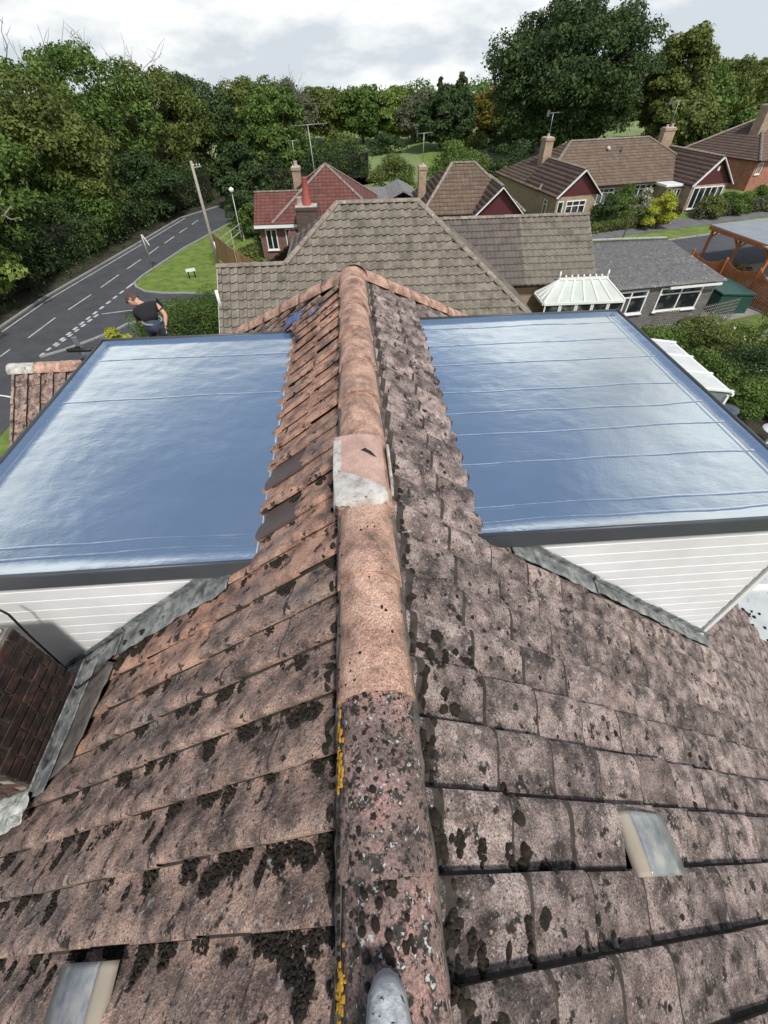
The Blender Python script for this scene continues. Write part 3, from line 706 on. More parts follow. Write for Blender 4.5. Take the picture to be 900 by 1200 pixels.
# end cap and the two hips
hx = .9
for sg in (1, -1):
    ridge_run(root, (sg*XE, YE+XE-.05, ZR-K*XE-.02), (0, YE-.05, ZR-.03), .10, .42, 'ridge_pink', name='hip_tile', nseg=10)
mb = MB(); vs = [(0, 4.47, RZ+.128)]
cap = []
for k_ in range(5):
    el = R(90*k_/4)
    for q in range(13):
        an = R(180*q/12); rr_ = .132
        cap.append((math.cos(an)*rr_*math.cos(el)-.03*0, 4.44+math.sin(el)*rr_*.8, RZ+math.sin(an)*rr_*math.cos(el)))
mb = MB(); mb.add(cap, [(j*13+q, j*13+q+1, (j+1)*13+q+1, (j+1)*13+q) for j in range(4) for q in range(12)], True); mb.build('ridge_end', 'ridge_pink', root)

for sg in (1, -1):                               # mortar bedding under the ridge tiles
    mb = MB(); mb.tube([(sg*(.117+.008*mnoise.noise(Vector((y_*5, sg, 0))))-.01, y_, RZ-.012+.006*mnoise.noise(Vector((y_*8, sg, 3)))) for y_ in np.linspace(-1.2, 4.45, 130)], [.015+.010*mnoise.noise(Vector((y_*17, sg, 5))) for y_ in np.linspace(-1.2, 4.45, 130)], 8); mb.build('mortar_bedding', 'filletm', root)
# moss: many soft clumps, rooted in the pans against the roll edges
mv = []; mf = []
def moss(P, e1, e2, n, ra, rb, hh, ang=0.):
    na, nr = 12, 4; base = len(mv); sd_ = random.uniform(0, 99); ca, sa = math.cos(ang), math.sin(ang)
    pts = []
    for j in range(nr+1):
        t = 1-j/nr
        for q in range(na):
            a = 2*math.pi*q/na; k = (1+.38*mnoise.noise(Vector((math.cos(a)*1.5, math.sin(a)*1.5, sd_))))*t
            u = math.cos(a)*ra*k; v = math.sin(a)*rb*k
            hgt = hh*(1-t**2.2)*(1+.5*mnoise.noise(Vector((u*90, v*90, sd_)))) - .004*(t > .99)
            mv.append(P + e1*(u*ca-v*sa) + e2*(u*sa+v*ca) + n*hgt)
    for j in range(nr):
        for q in range(na): mf.append((base+j*na+q, base+j*na+(q+1) % na, base+(j+1)*na+(q+1) % na, base+(j+1)*na+q))
def moss_at(sg, y, d, ra, rb, hh=.014, ang=0.):
    n = Vector((sg*SI, 0, CO)); p = slope_pt(sg, y, d, surf(sg, y, d)-.002); moss(p, Vector((0,1,0)), Vector((sg*CO, 0, -SI)), n, ra, rb, hh, ang)
for i in range(-6, 10):                          # left slope: thick tufts hanging below every roll edge
    y = Y0[-1]+WT*i; dens = 1. if i < 5 else .35
    d = .16
    while d < 3.4:
        if random.random() < dens*(.95 if d < .7 else .72):
            wd = random.uniform(.03, .15)*(1.3 if i < 3 and d < .9 else .8); dep = random.uniform(.025, .09)*(1.15 if i < 3 else .8); k_ = max(2, int(wd/.009))
            for q in range(k_):
                t = (q+.5)/k_; pr_ = dep*(.35+.65*math.sin(math.pi*t))*random.uniform(.6, 1.1); yy = y-.004
                while yy > y-pr_:
                    moss_at(-1, yy-.004+random.gauss(0, .003), d+wd*(t-.5)+random.gauss(0, .005), random.uniform(.004, .013), random.uniform(.004, .013), random.uniform(.005, .016), random.uniform(-1.5, 1.5)); yy -= random.uniform(.004, .011)
            d += wd
        d += random.uniform(.03, .16)
for i in range(-5, 19):                          # right slope: smaller, mostly round cushions
    for j in range(12):
        if random.random() < .9:
            for _ in range(random.choice((1, 2, 3, 3, 5, 6)) if j < 3 else random.choice((0, 1, 1, 2))):
                sz = (1.2 if j < 2 and i < 4 else .75)*random.uniform(.45, 1.1)
                moss_at(1, Y0[1]+WT*i+random.uniform(.012, .10 if j > 1 else .15), .1625+GA*j-random.uniform(-.14, .13), .020*sz*random.uniform(.7, 1.5), .018*sz*random.uniform(.7, 1.5), .009*sz, random.uniform(-.7, .7))
def slope_hit(u, v, sg):
    d_ = ray(u, v); n = Vector((sg*SI, 0, CO)); P0 = Vector((0, 0, ZR-.01)); t = (P0-CAMP).dot(n)/d_.dot(n); p = d_*t+CAMP; return p.y, abs(p.x)/CO
def clump(sg, y, d, wy_, wd, k):
    for _ in range(int(k*1.9)):
        a_ = random.uniform(0, 6.28); q = random.random()**.5; ms_ = random.uniform(.004, .0115)
        moss_at(sg, y+math.sin(a_)*wy_*q*(1+.3*mnoise.noise(Vector((a_*2, d*9, 1)))), d+math.cos(a_)*wd*q, ms_, ms_*random.uniform(.7, 1.3), ms_*random.uniform(.8, 1.3), random.uniform(-1.5, 1.5))
for u, v, wy_, wd in ((355,775,.035,.03),(350,840,.03,.05),(368,832,.03,.04),(295,858,.02,.045),(245,884,.022,.025),(375,895,.03,.03),(250,1032,.04,.055),(225,1028,.02,.03),(330,1012,.03,.03),(308,1022,.035,.02),(352,1000,.025,.05),(345,1122,.05,.05),(325,1110,.03,.04),(365,1160,.05,.03),(372,1105,.03,.03),(270,1122,.02,.03),
        (150,918,.04,.018),(192,985,.04,.018),(178,975,.035,.014),(112,990,.03,.035),(22,1018,.03,.03),(60,1070,.03,.03),(70,1010,.03,.014),(10,1140,.03,.02),(150,1045,.03,.02),(60,1145,.03,.02),(365,1010,.015,.03)):
    y_, d_ = slope_hit(u, v, -1); clump(-1, y_, d_, wy_, wd, int(9+wy_*wd*26000))
for u, v, wy_, wd in ((530,830,.022,.022),(516,812,.02,.012),(520,770,.028,.012),(545,775,.010,.025),(503,780,.012,.04),(508,985,.03,.03),(535,990,.03,.014),(500,1005,.016,.04),(562,1000,.035,.014),(592,1000,.03,.012),(600,1015,.012,.02),(618,1000,.018,.012),(640,1018,.01,.02),(520,1100,.02,.04),(550,1105,.03,.014),(565,1130,.04,.014),(620,1115,.035,.015),(610,1085,.018,.010),(515,1155,.03,.05),(700,1000,.012,.01),(590,925,.02,.012),(505,745,.02,.025),(483,870,.03,.015),(498,880,.02,.025)):
    y_, d_ = slope_hit(u, v, 1); clump(1, y_, d_, wy_, wd, int(7+wy_*wd*22000))
for y in np.arange(-.7, 1.9, .018):              # a ragged fringe where the ridge tiles meet the slopes
    for sg in (1, -1):
        if random.random() < (.55 if y < .8 else .3): moss_at(sg, y, .165+random.uniform(0, .03), random.uniform(.010, .028), random.uniform(.008, .022), .010)
for _ in range(330):                             # spots on the near ridge tiles
    y = random.uniform(-.7, .62) if random.random() < .85 else random.uniform(.5, 1.3); an = random.gauss(85, 38) if random.random() < .7 else random.choice((20, 160))
    an = R(max(8, min(172, an))); n = Vector((math.cos(an), 0, math.sin(an))); s_ = random.uniform(.003, .010)*(1.2 if y < .3 else .8)
    moss(Vector((-.015, y, RZ))+n*.1225, Vector((0,1,0)), n.cross(Vector((0,1,0))), n, s_*random.uniform(.8, 1.5), s_, s_*.45)
V = np.array([tuple(v) for v in mv]); F = np.array(mf); o = fastmesh('moss', V, F, M['moss'], True); o.parent = root; o['kind'] = 'stuff'
mv.clear(); mf.clear()
for _ in range(120):                              # orange lichen down the left flank of the near ridge tiles
    y = random.choice((random.gauss(.41, .04), random.gauss(.33, .03), random.gauss(-.11, .035))); an = R(random.gauss(158, 6)); n = Vector((math.cos(an), 0, math.sin(an))); s_ = random.uniform(.0015, .007)
    moss(Vector((-.015, y, RZ))+n*.1235, Vector((0,1,0)), n.cross(Vector((0,1,0))), n, s_*1.5, s_, .0012)
for _ in range(8):
    an = R(random.uniform(10, 25)); n = Vector((math.cos(an), 0, math.sin(an))); moss(Vector((-.015, random.uniform(-.2, .3), RZ))+n*.1235, Vector((0,1,0)), n.cross(Vector((0,1,0))), n, .009, .006, .002)
V = np.array([tuple(v) for v in mv]); F = np.array(mf); o = fastmesh('lichen', V, F, M['orange_lichen'], True); o.parent = root; o['kind'] = 'stuff'
mv.clear(); mf.clear()
# moss hummocks where the left cheek meets the tiles
for _ in range(26): moss_at(-1, 1.37+random.gauss(0, .05), 2.05+random.gauss(-.12, .16), random.uniform(.02, .06), random.uniform(.015, .04), .03, random.uniform(-1, 1))
V = np.array([tuple(v) for v in mv]); F = np.array(mf); o = fastmesh('moss_cushion', V, F, M['moss'], True); o.parent = root; o['kind'] = 'stuff'; mv.clear(); mf.clear()

# roof vents: curved smoked hoods lying on the tiles
def vent(sg, y, d, w_, l_, ang, label):
    mb = MB(); n = Vector((sg*SI, 0, CO)); e2 = Vector((sg*CO, 0, -SI)); e1 = Vector((0, -sg, 0)); P = slope_pt(sg, y, d, .03)
    vs = []; na = 12; nb_ = 5
    pf = [(0, .006), (.04, .026), (.09, .040), (.15, .046), (.20, .048), (.50, .047), (.78, .042), (1, .034)]
    for t, z in pf:
        for i in range(na+1):
            u_ = i/na; vs.append(P+e1*((u_-.5)*w_)+e2*(l_*t)+n*(z+.005*math.sin(math.pi*u_)*min(1, t*4)))
    k = na+1
    def strip(j0, j1): return [(j*k+i, j*k+i+1, (j+1)*k+i+1, (j+1)*k+i) for j in range(j0, j1) for i in range(na)]
    mb.add(vs, strip(3, 7), True); o = mb.build('roof_vent', 'ventmat', root); s_ = o.modifiers.new('t', 'SOLIDIFY'); s_.thickness = .008; o['label'] = label
    mb = MB(); mb.add(vs, strip(0, 3), True); c_ = mb.build('vent_cheek', 'ventrim', o); s_ = c_.modifiers.new('t', 'SOLIDIFY'); s_.thickness = .008
    for sd in (-1, 1):
        mb = MB(); q_ = [P+e1*(sd*w_/2)+e2*(l_*t)+n*z for t, z in pf]; r_ = [P+e1*(sd*w_/2)+e2*(l_*t)-n*.03 for t, z in pf]; m_ = len(pf)
        mb.add(q_+r_, [(i, i+1, i+1+m_, i+m_) for i in range(m_-1)]); mb.build('vent_side', 'ventrim', o)
    mb = MB()
    pr = [P+e1*(-w_/2-.012)+e2*l_+n*.0, P+e1*(w_/2+.006)+e2*l_+n*.0]
    mb.beam(P+e1*(-w_/2-.008)+e2*0+n*.004, P+e1*(-w_/2-.008)+e2*(l_+.006)+n*.004, .018, .022, n); mb.beam(pr[0]+e2*.004+n*.004, pr[1]+e2*.004+n*.004, .014, .02, n); mb.build('vent_rim', 'ventrim', o)
M['ventmat'] = material('smoked_plastic_hood', [(.12, .13, .15), (.25, .26, .28), (.42, .40, .36)], 9, .28, .2, 20, coat=.4, grain=.2)
M['ventrim'] = plain('weathered_vent_rim', (.34, .29, .22), .7)
vent(1, .150, 1.09, .20, .33, 0, 'smoked curved vent hood on the right slope')
vent(-1, -.135, 1.14, .20, .34, 0, 'smoked curved vent hood on the left slope')

# dormers
def dormer(sg, xi, xo, y0, y1, label):
    zt = H-1.9; X = lambda x: sg*x
    mb = MB(); pts = [(xi+.05, zt-.06), (xo-.10, zt-.06), (xo-.10, ZR-K*(xo-.1)-.15), (xi+.05, ZR-K*(xi+.05)-.12)]
    vs = [(X(a), y, z) for y in (y0+.11, y1-.1) for a, z in pts]; mb.add(vs, [(0,1,2,3),(7,6,5,4),(0,4,5,1),(1,5,6,2),(2,6,7,3),(3,7,4,0)])
    d = mb.build('dormer', 'joint', root); d['label'] = label
    # wet laid roof skin, faintly uneven
    nx_, ny_ = 60, 76; vs = []
    for j in range(ny_+1):
        for i in range(nx_+1):
            x_ = xi+(xo-xi)*i/nx_; y_ = y0+(y1-y0)*j/ny_; v3 = Vector((x_*1.0, y_*1.0, sg*3.))
            z = zt + .0025*mnoise.noise(v3*2.2) + .0012*mnoise.noise(Vector((x_*5, y_*9, sg))) + .0012*mnoise.noise(Vector((x_*14+2, y_*22, sg)))
            edge = min(xo-x_, y_-y0, y1-y_)
            if edge < .07: z += .016*(1-edge/.07)**.5
            if i == 0: x_ += .012*mnoise.noise(Vector((y_*7, 0, 0)))
            vs.append((X(x_), y_, z))
    k = nx_+1; fs = [(j*k+i, j*k+i+1, (j+1)*k+i+1, (j+1)*k+i) if sg > 0 else (j*k+i, (j+1)*k+i, (j+1)*k+i+1, j*k+i+1) for j in range(ny_) for i in range(nx_)]
    mb = MB(); mb.add(vs, fs, True); mb.build('roof_skin', 'grpm', d)
    # seams where the sheets lap
    sm = [.10, .22, .62, .95, 1.22, 1.52, 1.98, 2.35, 2.72] if sg > 0 else [.12, .20, 1.75, 2.45]
    for yy in sm:
        mb = MB(); vs = []; q = 40
        for i in range(q+1):
            x_ = xi+.03+(xo-xi-.10)*i/q; y_ = y0+yy+.020*mnoise.noise(Vector((x_*2, yy*5, 0))); z = zt+.0035*mnoise.noise(Vector((x_, y_, sg*3.))*2.2)
            wv = .004+.004*mnoise.noise(Vector((x_*12, yy, 3)))
            vs += [(X(x_), y_-wv-.006, z+.0005), (X(x_), y_, z+.0032+.003*mnoise.noise(Vector((x_*30, yy, 1)))), (X(x_), y_+wv+.01, z+.001)]
        mb.add(vs, [(3*i+c, 3*i+c+1, 3*i+c+4, 3*i+c+3) if sg < 0 else (3*i+c, 3*i+c+3, 3*i+c+4, 3*i+c+1) for i in range(q) for c in (0, 1)], True); mb.build('lap_seam', 'grpm', d)
    for off in ((.10, .14) if sg > 0 else (.07,)):
        mb = MB(); mb.tube([(X(xo-off+.004*mnoise.noise(Vector((y_*4, 0, 0)))), y_, zt-.001) for y_ in np.linspace(y0+.06, y1-.06, 20)], .006, 6); mb.build('lap_seam', 'grpm', d)
    if sg < 0:                                   # square patches laid over the left roof
        for (a, b, c, e) in ():
            mb = MB(); mb.tube([(X(a), y0+c, zt), (X(b), y0+c, zt), (X(b), y0+e, zt), (X(a), y0+e, zt)], .003, 5); mb.build('patch_edge', 'grpm', d)
        # ragged resin lip against the tiles
    mb = MB(); mb.tube([(X(xi-.005+.018*mnoise.noise(Vector((y_*6, 2, sg)))), y_, zt+.004+.008*mnoise.noise(Vector((y_*11, 2, sg)))) for y_ in np.linspace(y0+.02, y1, 60)], .012, 6); mb.build('resin_upstand', 'grpm', d)
    f = .11
    for (a, b) in (((X(xi-.06), y0-.012), (X(xo+.012), y0-.012)), ((X(xi-.03), y1+.012), (X(xo+.012), y1+.012)), ((X(xo+.012), y0-.02), (X(xo+.012), y1+.02))):
        mb = MB(); mb.beam((a[0], a[1], zt+.018-f/2), (b[0], b[1], zt+.018-f/2), .022, f); mb.build('fascia', 'fascia', d, .004)
        mb = MB(); mb.tube([(a[0], a[1], zt+.020), (b[0], b[1], zt+.020)], .012, 8); mb.build('edge_trim', 'fascia', d)
    # cladding: one board under another, each lapping proud
    xo2 = xo-.02 if sg < 0 else xo+.06; zc = zt-f+.02; bh = .1; k = 0; first = True
    while True:
        z1 = zc-.155 if first else zc-bh
        xt = (ZR-.02-z1)/K                       # slope reaches this x at the board's foot
        xt0 = (ZR-.02-zc)/K
        if xt0 > xo2: break
        a0 = xt0; a1 = min(xt, xo2)
        pts = [(a0, zc), (xo2, zc), (xo2, z1)] + ([(a1, z1)] if a1 < xo2 else [])
        mb = MB(); yb = y0+.085; n_ = len(pts)
        if n_ == 4 or True:
            al = xt0; am = (ZR-.02-(zc-.012))/K; am = min(am, xo2)
            top_ = [(X(al), yb+.012, zc+.004), (X(xo2), yb+.012, zc+.004), (X(xo2), yb-.006, zc-.012), (X(am), yb-.006, zc-.012)]
            fr = [(X(am), yb-.006, zc-.012), (X(xo2), yb-.006, zc-.012), (X(xo2), yb-.010, z1), (X(a1), yb-.010, z1)]
            mb.add(top_, [(0,1,2,3)]); mb.add(fr, [(0,1,2,3)]); mb.add([fr[3], fr[2], (X(xo2), yb+.012, z1), (X(a1), yb+.012, z1)], [(0,1,2,3)])
        mb.build('cladding_board', 'upvc', d)
        zc = z1-.003; first = False; k += 1
        if k > 30: break
    mb = MB(); mb.box(min(X(xo2), X(xo2+.045)), y0+.055, ZR-K*xo2-.12, max(X(xo2), X(xo2+.045)), y0+.13, zt-.1); mb.build('corner_trim', 'white', d, .004)
    # lead laid along the foot of the cheek
    for q in range(3 if sg > 0 else 2):
        kq = 3 if sg > 0 else 2; ds_ = 1.02 if sg > 0 else .95; d0 = (ds_+ (xo2/CO+.04-ds_)*q/kq); d1 = ds_+(xo2/CO+.04-ds_)*(q+1)/kq+.05; vs = []; ni, nj = 34, 9
        for j in range(nj+1):
            for i in range(ni+1):
                dd = d0+(d1-d0)*i/ni; t = j/nj
                cr_ = mnoise.noise(Vector((dd*9, t*3, sg*5+q)))*.014 + mnoise.noise(Vector((dd*30, t*8, sg)))*.006
                if t < .45:                      # dressed out over the tiles
                    yo = (.055 if sg > 0 else .12); yy = y0-yo+(yo+.06)*(t/.45)+.012*mnoise.noise(Vector((dd*6, 0, 1)))*(1-t); p = slope_pt(sg, yy, dd, .052+cr_+.012*(q % 2)+.01*t)
                else:
                    tt = (t-.45)/.55; yy = y0+.066-.004*tt-.01*(q % 2); p = slope_pt(sg, yy, dd, .06); p.z += tt*(.06+.02*mnoise.noise(Vector((dd*5, 3, q)))); p.y += cr_*.5-.012
                vs.append(p)
        k = ni+1; mb = MB(); mb.add(vs, [(j*k+i, j*k+i+1, (j+1)*k+i+1, (j+1)*k+i) for j in range(nj) for i in range(ni)], True); o = mb.build('lead_flashing', 'lead', d)
        s_ = o.modifiers.new('t', 'SOLIDIFY'); s_.thickness = .004
    return d
g_ = M['grp'].copy(); g_.name = 'wet_resin_roof_rippled'; t = g_.node_tree
pb = [n for n in t.nodes if n.type == 'BSDF_PRINCIPLED'][0]; ge = t.nodes.new('ShaderNodeNewGeometry'); mp = t.nodes.new('ShaderNodeMapping'); mp.inputs['Scale'].default_value = (1, 1.7, 1)
mp.inputs['Rotation'].default_value = (0, 0, .3); t.links.new(ge.outputs['Position'], mp.inputs[0])
prev = None
for sc_, st_, ds_, de_ in ((4.5, .22, .005, 2), (19, .4, .0018, 3), (75, .5, .0008, 2)):
    nn = t.nodes.new('ShaderNodeTexNoise'); nn.inputs['Scale'].default_value = sc_; nn.inputs['Detail'].default_value = de_; nn.inputs['Distortion'].default_value = .6; t.links.new(mp.outputs[0], nn.inputs['Vector'])
    bb = t.nodes.new('ShaderNodeBump'); bb.inputs['Strength'].default_value = st_; bb.inputs['Distance'].default_value = ds_; t.links.new(nn.outputs[0], bb.inputs['Height'])
    if prev: t.links.new(prev.outputs[0], bb.inputs['Normal'])
    prev = bb
t.links.new(prev.outputs[0], pb.inputs['Normal']); t.links.new(prev.outputs[0], pb.inputs['Coat Normal']); M['grpm'] = g_
dormer(1, .60, 2.75, 1.56, 4.50, 'flat roofed dormer on the right slope')
dormer(-1, .63, 2.50, 1.48, 4.32, 'flat roofed dormer on the left slope')

# chimney rising from the left slope
cx1, cy0, cy1 = -2.0, .69, 1.31
mb = MB(); mb.box(-2.62, cy0+.004, H-3.6, cx1-.004, cy1-.004, H-2.12); ch = mb.build('chimney', 'joint', root)
bw, bh, g2 = .213, .064, .012
nrow = int((2.0)/(bh+g2))
proto = MB().box(0, 0, 0, bw, .05, bh).build('brick', 'brick', ch, .004); pm = proto.data; bpy.data.objects.remove(proto)
hb = MB().box(0, 0, 0, .1025, .05, bh).build('brick', 'brick', ch); hm = hb.data; bpy.data.objects.remove(hb)
def put_brick(me, m4):
    o = bpy.data.objects.new('brick', me); COL.objects.link(o); o.parent = ch; o.matrix_local = m4; b = o.modifiers.new('b', 'BEVEL'); b.width = .005; b.segments = 2
for r_ in range(nrow):
    z = H-3.35+r_*(bh+g2)
    if z+bh > H-2.10: break
    yy = cy0 + (0 if r_ % 2 == 0 else -.1125)
    while yy < cy1-.02:                          # face toward the ridge
        a = max(yy, cy0); b = min(yy+bw, cy1)
        if b-a > .02:
            me = pm if b-a > .2 else hm; q = (b-a)/(bw if me is pm else .1025)
            put_brick(me, Matrix.Translation((cx1-.043+random.uniform(-.003, .003), a, z)) @ Matrix.Rotation(R(90), 4, 'Z') @ Matrix.Scale(q, 4, (1,0,0)) @ Matrix.Translation((0, -.05, 0)))
        yy += bw+g2
    xx = cx1 - (0 if r_ % 2 else .1125)
    while xx > -2.6:                             # face toward the viewer
        a = xx-bw; put_brick(pm, Matrix.Translation((max(a, -2.62), cy0-.004+random.uniform(-.003, .003), z))); xx -= bw+g2
mb = MB(); mb.box(-2.68, cy0-.05, H-2.12, cx1-.02, cy1-.02, H-2.10); mb.build('chimney_cap', 'mortar', ch, .02)
# lead and mortar at its foot
def sheetfold(name, P, mat, parent, amp=.006, ni=18, nj=8, th=.004):
    """crumpled sheet through four corners"""
    a, b, c, d_ = [Vector(p) for p in P]; vs = []
    nn = (b-a).cross(d_-a).normalized()
    for j in range(nj+1):
        for i in range(ni+1):
            s = i/ni; t_ = j/nj; p = a.lerp(b, s).lerp(d_.lerp(c, s), t_); q = mnoise.noise(p*14)+.5*mnoise.noise(p*40); vs.append(p+nn*q*amp)
    k = ni+1; mb = MB(); mb.add(vs, [(j*k+i, j*k+i+1, (j+1)*k+i+1, (j+1)*k+i) for j in range(nj) for i in range(ni)], True); o = mb.build(name, mat, parent)
    s_ = o.modifiers.new('t', 'SOLIDIFY'); s_.thickness = th; return o
sl = lambda y, x, n: slope_pt(-1, y, -x/CO, n)
sheetfold('lead_upstand', [sl(.66, -1.965, .03), sl(1.43, -1.965, .03), sl(1.43, -1.965, .03)+Vector((0,0,.11)), sl(.66, -1.965, .03)+Vector((0,0,.11))], 'lead', ch)
sheetfold('lead_apron', [sl(.64, -1.965, .075), sl(1.45, -1.965, .075), sl(1.45, -1.84, .07), sl(.64, -1.84, .07)], 'lead', ch, .008)
sheetfold('mortar_fillet', [sl(.70, -1.86, .058), sl(1.42, -1.86, .062), sl(1.30, -1.62, .058), sl(.78, -1.72, .05)], 'filletm', ch, .010)
sheetfold('foil_flashing', [sl(.40, -2.62, .075), sl(.52, -1.93, .075), sl(.69, -1.93, .10), sl(.69, -2.70, .12)], 'foil', ch, .03, 30, 14)
# loose cable looped over the left cheek and chimney foot
cb_ = [at_y(-6, 712, 1.42), at_y(10, 720, 1.42), at_y(35, 745, 1.43), at_y(60, 768, 1.44), at_y(80, 786, 1.45), sl(1.30, -1.99, .20), sl(1.27, -1.95, .12), sl(1.22, -1.88, .10), sl(1.25, -1.74, .10), sl(1.30, -1.68, .09)]
mb = MB(); mb.tube(cb_, .0065, 6); o = mb.build('cable', 'black', root)
mb = MB(); mb.tube([at_y(-5, 765, 1.0), sl(.95, -1.955, .52), sl(1.32, -1.955, .21), sl(1.36, -1.93, .15)], .004, 6); mb.build('cable', 'joint', root)

# scraps of blue membrane showing at the far left hip
for (u0, v0), (u1, v1) in (((396, 339), (362, 372)), ((348, 376), (332, 384))):
    a = at_z(u0, v0, H-1.56); b = at_z(u1, v1, H-1.78); s_ = Vector((.05, .10, .05))
    sheetfold('membrane_scrap', [a, b, b+s_, a+s_], 'blue', root, .014, 16, 5)
# milky canopy under the right eaves, with a glazing bar
Zc = 5.5
mb = MB(); mb.poly([(4.45, 3.9, Zc), (7.4, 3.9, Zc-.25), (7.4, 1.0, Zc-.25), (4.45, 1.0, Zc)], .03); cn = mb.build('canopy', 'polydirty', root)
for yy in (2.95, 2.05, 1.15):
    mb = MB(); mb.beam((4.45, yy, Zc+.02), (7.4, yy, Zc-.23), .06, .05); mb.build('glazing_bar', 'white', cn)
mb = MB(); mb.box(4.4, -7, 5.42, 4.5, 4.0, 5.6); mb.build('eaves_board', 'white', root)
for _ in range(40):
    x_ = 4.62+abs(random.gauss(0, .22)); y_ = random.uniform(1.5, 3.4); moss(Vector((x_, y_, Zc-.085*(x_-4.45)+.002)), Vector((0,1,0)), Vector((1,0,-.08)), Vector((0,0,1)), random.uniform(.012, .045), random.uniform(.012, .03), .02)
V = np.array([tuple(v) for v in mv]); F = np.array(mf); o = fastmesh('moss_crumbs', V, F, M['moss'], True); o.parent = cn; o['kind'] = 'stuff'; mv.clear(); mf.clear()

# low wing at the left with its own ridge
wy, wz = 7.05, 7.02
wing = MB().poly([(-5.68, wy, wz-.1), (-3.2, wy, wz-.1), (-3.2, wy-2.2, wz-1.75), (-5.68, wy-2.2, wz-1.75)], .05).poly([(-5.68, wy, wz-.1), (-3.2, wy, wz-.1), (-3.2, wy+2.2, wz-1.75), (-5.68, wy+2.2, wz-1.75)], .05)
wing.box(-5.55, wy-1.9, 0, -3.2, wy+1.9, 5.3).add([(-5.55, wy-1.9, 5.3), (-5.55, wy+1.9, 5.3), (-5.55, wy, wz-.14)], [(0,1,2)]).build('wing', 'bk_red', root)
wt = tile_template(WT*1.02, GA, ns=9, ntt=4, hgt=.05)
tile_face(root, [(-5.72, wy, wz), (-3.2, wy, wz), (-3.2, wy-2.3, wz-K*2.3), (-5.72, wy-2.3, wz-K*2.3)], wt, 'tile_l', WT*1.02, GA, name='wing_tile', indiv=60)
tile_face(root, [(-5.72, wy, wz), (-3.2, wy, wz), (-3.2, wy+2.3, wz-K*2.3), (-5.72, wy+2.3, wz-K*2.3)], wt, 'tile_l', WT*1.02, GA)
ridge_run(root, (-5.78, wy, wz-.03), (-3.2, wy, wz-.03), .125, .44, 'ridge_pink', name='wing_ridge_tile', matfn=lambda i, k: 'mortar' if i == 0 else 'ridge_pink')
mb = MB(); mb.tube([(-6.6, 6.9, 6.75), (-6.1, 6.95, 6.6), (-5.75, 6.8, 6.62)], .012, 5); mb.build('cable', 'white', root)

# ------------------------------------------------------------------ shoe of whoever takes the picture
sh = empty('shoe', (-.02, -.287, H-1.315)); tag(sh, 'toe of a grey speckled trainer resting on the ridge at the bottom edge', 'shoe')
def shoe_ring(y, hw, zb, zt_, n=20):
    r = []
    for q in range(n):
        a = 2*math.pi*q/n; c, s = math.cos(a), math.sin(a); r.append((hw*abs(c)**.8*(1 if c > 0 else -1), y, zb+(zt_-zb)*(.5+.5*(abs(s)**.8*(1 if s > 0 else -1)))))
    return r
def loft(name, secs, mat, parent, n=20):
    vs = [p for s_ in secs for p in shoe_ring(*s_, n)]; k = len(secs); fs = [(j*n+q, j*n+(q+1) % n, (j+1)*n+(q+1) % n, (j+1)*n+q) for j in range(k-1) for q in range(n)]; fs += [tuple(range(n))[::-1], tuple((k-1)*n+q for q in range(n))]
    mb = MB(); mb.add(vs, fs, True); return mb.build(name, mat, parent)
loft('sole', [(.215, .008, .0, .022), (.205, .024, -.004, .028), (.18, .039, -.006, .030), (.12, .048, -.006, .031), (.0, .050, -.006, .033), (-.08, .042, -.006, .034), (-.11, .02, -.002, .03)], 'sole', sh)
loft('upper', [(.205, .006, .020, .032), (.196, .020, .018, .045), (.175, .033, .016, .058), (.12, .043, .016, .075), (.05, .045, .016, .095), (-.04, .042, .016, .115), (-.105, .030, .016, .12)], 'shoe', sh)
loft('toe_cap', [(.212, .007, .016, .030), (.203, .0225, .014, .042), (.185, .034, .014, .047), (.170, .038, .014, .046)], 'sole', sh)
mb = MB()
for k_ in range(4): mb.tube([(-.022, .06-.03*k_, .098+.008*k_), (0, .064-.03*k_, .108+.008*k_), (.022, .06-.03*k_, .098+.008*k_)], .003, 5)
mb.build('laces', 'white', sh)

# ------------------------------------------------------------------ neighbouring houses
def window(parent, x, z, w_, h_, y=0, nx=2, transom=False, depth=.05, fr=.05, name='window', xdir=(1,0,0), nrm=(0,-1,0)):
    """casement: frame mesh with glass panes as its pieces; (x, z) is the lower left corner on the wall plane"""
    X = Vector(xdir); Nn = Vector(nrm); O = Vector((x, y, z)) if not isinstance(x, Vector) else x; mb = MB(); Zv = Vector((0,0,1))
    def bar(a0, b0, a1, b1, p=depth):
        vs = [O+X*a+Zv*b+Nn*q for q in (0, p) for a, b in ((a0,b0),(a1,b0),(a1,b1),(a0,b1))]; mb.add(vs, [(0,1,2,3),(7,6,5,4),(0,4,5,1),(1,5,6,2),(2,6,7,3),(3,7,4,0)])
    bar(0, 0, w_, fr); bar(0, h_-fr, w_, h_); bar(0, fr, fr, h_-fr); bar(w_-fr, fr, w_, h_-fr)
    for i in range(1, nx): bar(w_*i/nx-fr*.45, fr, w_*i/nx+fr*.45, h_-fr, depth*.95)
    if transom: bar(fr, h_*.70, w_-fr, h_*.70+fr*.8, depth*.9)
    bar(-.04, -.05, w_+.04, -.002, depth+.05)
    f = mb.build(name, 'white', parent)
    for i in range(nx):
        for (b0, b1) in (((fr, h_*.70), (h_*.70+fr*.8, h_-fr)) if transom else ((fr, h_-fr),)):
            a0 = fr if i == 0 else w_*i/nx+fr*.45; a1 = w_-fr if i == nx-1 else w_*(i+1)/nx-fr*.45
            mb = MB(); mb.add([O+X*a+Zv*b+Nn*.012 for a, b in ((a0,b0),(a1,b0),(a1,b1),(a0,b1))], [(0,1,2,3)]); mb.build('pane', 'glass', f)
    return f
